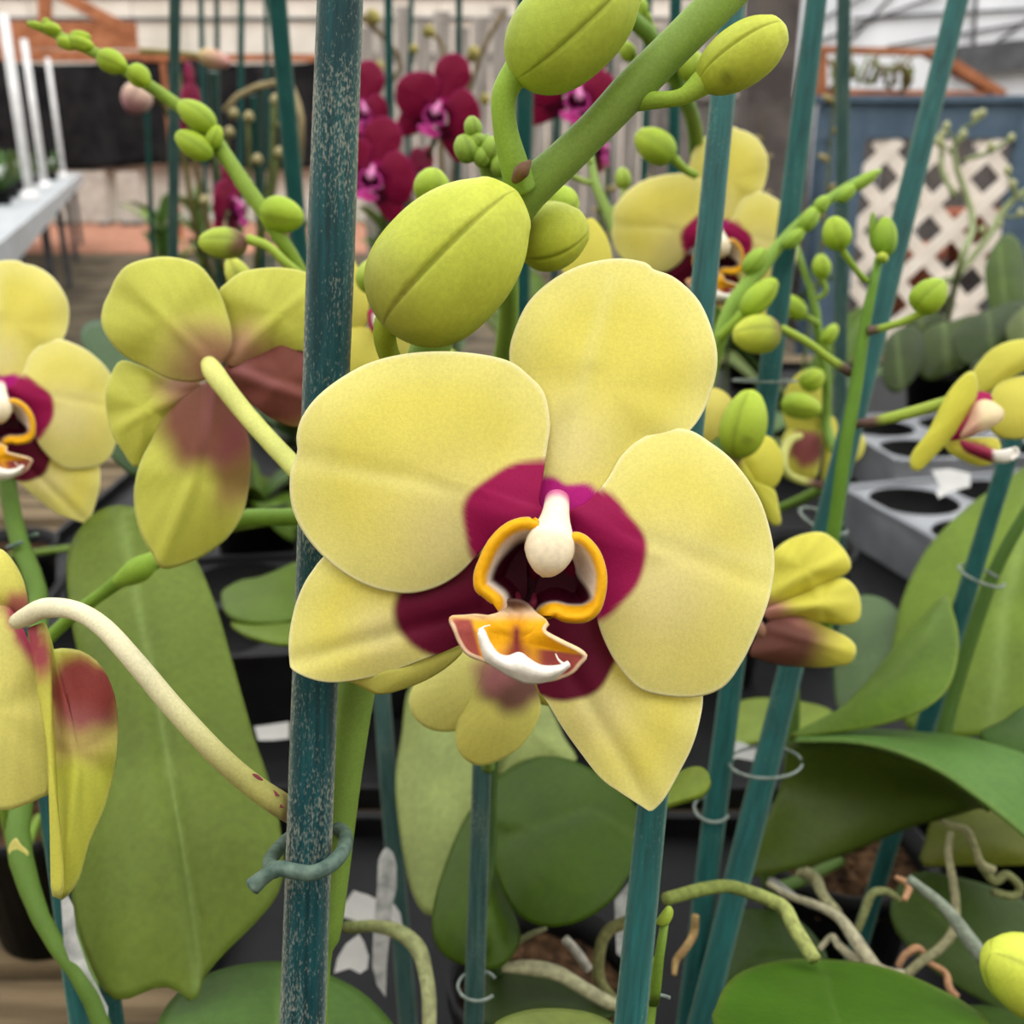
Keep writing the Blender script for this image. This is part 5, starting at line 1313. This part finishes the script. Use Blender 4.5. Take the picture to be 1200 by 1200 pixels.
stem('pedicel', P14, '1060,970,0.385,34 1000,920,0.38,34 940,865,0.378,34 870,840,0.378,38', 'C', lin(160, 184, 70))
pbud(P14, 'C', 868, 860, 698, 850, 112, 0.378, seam=20, purple=0.95, nt=22, na=32, c0=lin(150, 166, 70), c1=lin(176, 196, 58))
pbud(P14, 'P', 292, 345, 268, 302, 30, 0.40, seam=0, c0=lin(190, 200, 80), c1=lin(204, 206, 84), nt=12, na=18)

# white labels and bits in the front pots
def flat_bit(name, key, s, d, mat, label, cat, thick=0.0009, tilt=(0, 0), group=None):
    P = Z(key, s)
    n = len(P)
    V = np.vstack([atv(P, np.full(n, d - thick / 2)), atv(P, np.full(n, d + thick / 2))])
    F = [tuple(range(n)), tuple(range(2 * n - 1, n - 1, -1))] + [(i, n + i, n + (i + 1) % n, (i + 1) % n) for i in range(n)]
    return tag(mk(name, V, F, mat, None, smooth=False), label, cat, group)
flat_bit('plant_label', 'M', '365,520 385,480 400,468 425,490 440,540 440,640 425,700 410,850 400,950 395,1090 360,1040 340,960 345,800 360,640', 0.42, M_TAGGREY, 'weathered white plastic plant label standing behind the arched root', 'plant label')
flat_bit('paper_tag', 'M', '262,648 320,665 370,690 430,705 455,740 466,800 350,795 200,752 225,705', 0.44, M_WHITE, 'folded white paper tag behind the weathered plant label', 'tag')
flat_bit('paper_scrap', 'M', '285,828 305,860 325,920 320,970 290,992 245,970 182,990 195,930 230,870', 0.43, M_WHITE, 'torn white scrap under the arched root', 'paper scrap')
flat_bit('plant_label', 'T', '255,1018 330,1008 408,996 408,1070 340,1078 272,1078', 0.62, M_WHITE, 'clean white label lying on the black tray', 'plant label')
flat_bit('plant_label', 'N', '320,620 370,560 420,495 415,640 400,800 370,900 330,870 325,740', 0.40, M_TAGGREY, 'grey weathered label half hidden by the bright teal stake', 'plant label')
flat_bit('plant_label', 'E', '148,900 165,890 178,915 185,980 215,1070 262,1160 262,1200 240,1190 190,1100 155,1010', 0.30, M_TAGGREY, 'long curved grey label strip at the edge of the broad matt leaf', 'plant label')
flat_bit('paper_tag', 'P', '852,868 870,870 890,880 885,892 862,888 850,900 848,880', 0.52, M_WHITE, 'white tag behind the ringed teal stake', 'tag')
flat_bit('paper_tag', 'P', '872,485 890,482 905,490 905,512 888,520 872,512', 0.75, M_WHITE, 'white tag beside the thin bud spike', 'tag')
flat_bit('plant_label', 'H', '890,660 950,655 1020,670 1020,715 960,730 915,755 905,735 920,715', 0.85, M_WHITE, 'broken white label lying by the grey tray', 'plant label')
flat_bit('plant_label', 'O', '0,510 40,520 130,590 240,650 225,665 110,620 0,560', 0.455, M_TAGGREY, 'thin weathered label lying among the tangled roots', 'plant label')

# ---- orchids further back
def back_flower_plant(flowers, potpx, label, stemcol=lin(70, 84, 44), pal=CRIM, extra=0):
    d = flowers[0][2]
    g = at(flowers[0][0], flowers[0][1], d)
    p, cr = plant(g[0] + potpx, g[1] + 0.06, label, r=0.055, h=0.11)
    for (x, y, dd, ya, ro, sz) in flowers:
        gen_flower(p, x, y, dd, pal, q=0.26, yaw=ya, roll=ro, size=sz)
    pts = [at(x, y, dd) + np.array([0, 0.025, -0.005]) for (x, y, dd, *_r) in flowers]
    if len(pts) == 1:
        pts = [pts[0] + np.array([0.03, 0.02, 0.08])] + pts
    tube('flower_stem', p, np.array(pts + [pts[-1] + np.array([0.01, 0.03, -0.1]), (pts[-1] + cr) / 2 + np.array([0, .02, 0]), cr]), 0.0028, stemcol, M_STEM, n=8)
    for j in range(6):
        strap_leaf(p, cr + np.array([0, 0, -0.006]), j * 1.05 + potpx * 40, 0.095 + 0.01 * (j % 3), 0.055, 0.05 + 0.03 * (j % 2), 0.10, (LF['mid'], LF['dark'], LF['olive'])[j % 3])
    return p
back_flower_plant([(515, 130, 1.02, -18, 0, 0.95), (498, 205, 1.08, 60, 20, 0.6)], 0.035, 'crimson orchid whose bloom shows above the green bud')
back_flower_plant([(420, 128, 1.0, 30, 10, 0.85), (437, 205, 1.0, -10, -5, 0.95)], -0.02, 'crimson orchid beside the thick worn stake with two blooms')
back_flower_plant([(676, 112, 1.0, 10, 0, 1.0), (700, 172, 1.12, 70, 10, 0.8)], 0.03, 'crimson orchid half hidden behind the fat green stem')
back_flower_plant([(272, 240, 1.05, 70, -20, 0.8), (228, 128, 1.1, 75, -20, 0.8)], -0.02, 'crimson orchid seen edge-on behind the long bud spike')
back_flower_plant([(860, 330, 1.2, 40, 0, 0.5)], 0.02, 'small dark crimson orchid low behind the yellow bloom by the tarp')

leafset = [LF['mid'], LF['dark'], LF['olive'], lin(70, 104, 40), LF['grey']]
spots = [(-0.30, 1.45), (0.10, 1.60), (0.28, 1.95), (0.46, 1.62), (-0.16, 2.25), (0.12, 2.3), (0.52, 2.25)]
def stub_spike(p, cr, top, nodes, col):
    m = (cr + top) / 2 + np.array([0.015, 0.02, 0])
    tube('dry_stem', p, np.array([cr, m, top]), [0.003, 0.0025, 0.0015], col, M_BROWNSTEM, n=7, ns=14)
    path = catmull(np.array([cr, m, top]), 40)
    for k in range(nodes):
        c = path[int(20 + 18 * k / nodes)]
        s = np.array([0.012 * (-1) ** k, -0.004, 0.006])
        bud('dry_bud', p, c, c + s * 1.6, 0.010, nt=8, na=10, c0=lin(130, 116, 70), c1=lin(176, 162, 110))
for i, (x, y) in enumerate(spots):
    p, cr = plant(x, y, 'leafy potted orchid with a dry spike in the rows behind', 'potted orchids in the back rows', r=0.05, h=0.1)
    for j in range(7):
        strap_leaf(p, cr + np.array([0, 0, -0.006]), j * 0.9 + i * 1.7, 0.15 + 0.03 * ((i + j) % 3), 0.06 + 0.006 * (j % 3), 0.05 + 0.05 * ((j + i) % 3), 0.07, leafset[(i + j) % 5])
    stub_spike(p, cr, cr + np.array([0.05 * math.sin(i * 2.1), 0.04 * math.cos(i), 0.38 + 0.05 * (i % 4)]), 6, (lin(92, 80, 56), lin(96, 104, 62))[i % 2])

# arching dry twigs and pale buds near the back stakes
pc = on_z(330, 470, 0.89)
P15, cr15 = plant(pc[0] - 0.05, pc[1] + 0.1, 'spent orchid with pale pink buds and arching dry twigs behind the bud spike', r=0.05)
stem('dry_stem', P15, '165,60,1.25,8 205,62,1.25,6 240,66,1.25,7', 'P', lin(136, 126, 80), M_BROWNSTEM)
pbud(P15, 'P', 232, 64, 270, 74, 22, 1.25, c0=lin(186, 170, 110), c1=lin(196, 140, 140), nt=14, na=18)
stem('dry_stem', P15, '205,62,1.25,6 215,120,1.26,6 235,220,1.30,7 260,330,1.4,8', 'P', lin(110, 98, 66), M_BROWNSTEM, to=cr15)
stem('dry_stem', P15, '262,130,1.25,6 285,108,1.25,7 325,97,1.25,8 345,110,1.26,7 350,200,1.3,7', 'P', lin(150, 136, 100), M_BROWNSTEM, to=cr15)
for (x, y) in ((267, 156), (272, 134), (290, 138), (321, 118), (330, 146), (300, 188), (326, 180), (238, 236)):
    pbud(P15, 'P', x, y + 6, x + 3, y - 8, 13, 1.25, name='dry_bud', c0=lin(128, 120, 76), c1=lin(186, 174, 126), nt=10, na=12)
for s in ('267,156,1.25,5 262,220,1.28,5 262,320,1.35,6', '290,138,1.25,5 292,220,1.28,5 280,320,1.35,6', '321,118,1.25,7 318,200,1.27,7 300,320,1.35,7', '326,180,1.25,5 318,240,1.28,6 300,330,1.36,6'):
    stem('dry_stem', P15, s, 'P', lin(88, 96, 56), M_BROWNSTEM, to=cr15)
pbud(P15, 'P', 168, 100, 152, 132, 36, 1.15, c0=lin(214, 190, 160), c1=lin(150, 96, 112), nt=16, na=22)
stem('dry_stem', P15, '168,100,1.15,6 190,120,1.2,6 215,180,1.25,6 240,300,1.35,7', 'P', lin(104, 100, 60), M_BROWNSTEM, to=cr15)
pc = on_z(520, 480, 0.89)
P16, cr16 = plant(-0.10, 1.80, 'spent orchid with yellowing buds on brown twigs above the crimson blooms', r=0.05)
for s, bds in (('425,20,1.5,8 450,45,1.5,6 470,75,1.52,6 455,120,1.54,6 480,230,1.6,7', ((430, 14, 445, 26, 18), (440, 72, 448, 84, 14))), ('590,15,1.45,7 575,40,1.45,6 560,75,1.46,6 545,130,1.5,6 530,240,1.6,7', ((548, 60, 562, 66, 20), (565, 110, 572, 122, 14))),
               ('500,35,1.6,7 520,55,1.6,6 515,100,1.6,6 520,240,1.65,7', ((498, 32, 508, 42, 16), (480, 60, 490, 55, 12)))):
    stem('dry_stem', P16, s, 'P', lin(112, 98, 74), M_BROWNSTEM, to=cr16)
    for b in bds:
        pbud(P16, 'P', *b, 1.48, name='dry_bud', c0=lin(134, 124, 66), c1=lin(178, 166, 92), nt=10, na=12)

# teal stakes standing in the back rows
BACK = [(205, 203, 13, .82), (324, 352, 22, .66), (235, 243, 6, 1.5), (254, 256, 6, 1.55), (283, 281, 7, 1.3), (311, 318, 5, 1.6), (250, 256, 10, 1.2, 84), (297, 306, 8, 1.25, 112), (172, 180, 6, 1.4, 128), (306, 310, 6, 1.45, 95),
        (455, 458, 10, 1.15), (482, 476, 6, 1.5), (538, 536, 8, 1.3), (616, 612, 22, .8), (792, 788, 14, .85), (655, 650, 10, 1.3), (760, 752, 9, 1.2), (590, 596, 12, .9, 330), (716, 712, 6, 1.6)]
for i, (x0, x1, wpx, d, *yt) in enumerate(BACK):
    lab = {0: 'grey-green stake standing beside the long spike of buds', 1: 'wide leaning teal stake between the long bud spike and the thick worn stake', 13: 'wide dim stake between the crimson blooms and the fat green stem', 14: 'teal stake behind the round bud by the bright teal stake'}.get(i, 'slender teal stake standing among the back-row orchids')
    pstake(x0, yt[0] if yt else -10, d, x1, 300 if not yt else yt[0] + 200, d * 1.10, wpx, M_STAKE if i % 3 else M_STAKE_GREY, lab, 'teal stakes in the back rows' if lab.startswith('slender') else 'teal plant stakes', down=0.90)

# right-hand dark leafy plants before the lattice, pale twiggy spikes
pc = on_z(1130, 470, 0.89)
P17, cr17 = plant(pc[0], pc[1] + 0.12, 'leafy dark green orchid in front of the lattice gate', r=0.06, h=0.12)
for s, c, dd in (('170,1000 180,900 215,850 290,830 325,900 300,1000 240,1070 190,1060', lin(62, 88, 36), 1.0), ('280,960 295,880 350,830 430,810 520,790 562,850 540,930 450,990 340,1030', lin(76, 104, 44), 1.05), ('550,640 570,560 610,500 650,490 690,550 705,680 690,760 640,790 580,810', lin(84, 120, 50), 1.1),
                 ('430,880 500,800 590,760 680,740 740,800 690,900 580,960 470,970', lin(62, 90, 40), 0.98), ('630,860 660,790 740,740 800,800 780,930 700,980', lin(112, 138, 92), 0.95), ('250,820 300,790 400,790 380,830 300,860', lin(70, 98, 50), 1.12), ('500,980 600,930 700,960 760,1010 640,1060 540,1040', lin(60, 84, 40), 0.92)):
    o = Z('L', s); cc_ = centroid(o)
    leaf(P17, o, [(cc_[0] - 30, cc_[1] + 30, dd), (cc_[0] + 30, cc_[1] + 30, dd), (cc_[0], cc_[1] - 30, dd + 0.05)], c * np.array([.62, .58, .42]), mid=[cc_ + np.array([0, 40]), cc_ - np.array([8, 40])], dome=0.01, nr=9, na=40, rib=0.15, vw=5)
for j in range(6):
    strap_leaf(P17, cr17 + np.array([0, 0, -0.006]), j * 1.05, 0.17, 0.07, 0.06, 0.05, leafset[j % 4])
for s, tips in (('1130,150,1.3,5 1118,170,1.3,7 1122,200,1.3,7 1140,260,1.28,8 1120,330,1.22,8', ((1142, 136), (1108, 148), (1098, 165), (1128, 158), (1150, 133))), ('1215,215,1.3,6 1180,240,1.3,8 1160,275,1.28,8 1120,325,1.25,8 1100,345,1.2,8', ((1180, 200), (1186, 216), (1195, 250), (1170, 262), (1150, 270), (1205, 235))),
                ('1180,165,1.35,4 1160,178,1.35,6 1130,188,1.34,5', ((1184, 162), (1160, 172))), ('1105,160,1.3,5 1104,200,1.29,6 1120,230,1.28,6', ((1103, 158), (1101, 168), (1115, 225)))):
    stem('flower_stem', P17, s, 'P', lin(128, 138, 92), to=cr17 if len(s.split()) > 3 else None, n=7)
    for (x, y) in tips:
        pth = catmull(np.array([[float(v) for v in it.split(',')] for it in s.split()]), 60)
        kk = int(np.argmin(np.hypot(pth[:, 0] - x, pth[:, 1] - y - 14)))
        stem('pedicel', P17, f'{pth[kk,0]},{pth[kk,1]},{pth[kk,2]},4 {(pth[kk,0]+x)/2+2},{(pth[kk,1]+y+4)/2},1.29,3 {x},{y+4},1.29,3', 'P', lin(128, 138, 92), n=6)
        pbud(P17, 'P', x, y + 5, x + 2, y - 6, 9, 1.29, name='small_bud', c0=lin(150, 156, 100), c1=lin(186, 186, 140), nt=8, na=10)
# low green plants on the ground behind the bench
for i, (x, y, Y, lab) in enumerate(((196, 330, 4.6, 'bushy green plant in a white tub behind the long bud spike'), (452, 320, 4.6, 'bushy green plant in a white tub behind the crimson blooms'), (236, 300, 6.2, 'bushy green plant in a white tub near the steel bench end'))):
    p0 = on_y(x, y, Y)
    g = empty('bushy_plant', (p0[0], Y, 0), None, lab, 'plant', 'tub plants behind the bench')
    V, F = lathe([(0.001, 0.001), (0.13, 0.001), (0.17, 0.38), (0.18, 0.40), (0.165, 0.40), (0.15, 0.36), (0.001, 0.36)], 24, (p0[0], Y, 0))
    mk('tub', V, F, M_PVC, g)
    tube('plant_stem', g, np.array([(p0[0], Y, 0.34), (p0[0] + 0.02, Y, 0.7), (p0[0], Y, 1.05)]), 0.012, lin(90, 100, 60), M_BROWNSTEM, n=7)
    for j in range(42):
        strap_leaf(g, (p0[0], Y, 0.36 + 0.016 * j), j * 2.4 + i, 0.10 + 0.05 * (j % 3), 0.06, 0.07 + 0.02 * (j % 4), 0.06, (lin(96, 140, 70), lin(70, 116, 60), lin(130, 160, 80))[j % 3], nu=6, nv=3)
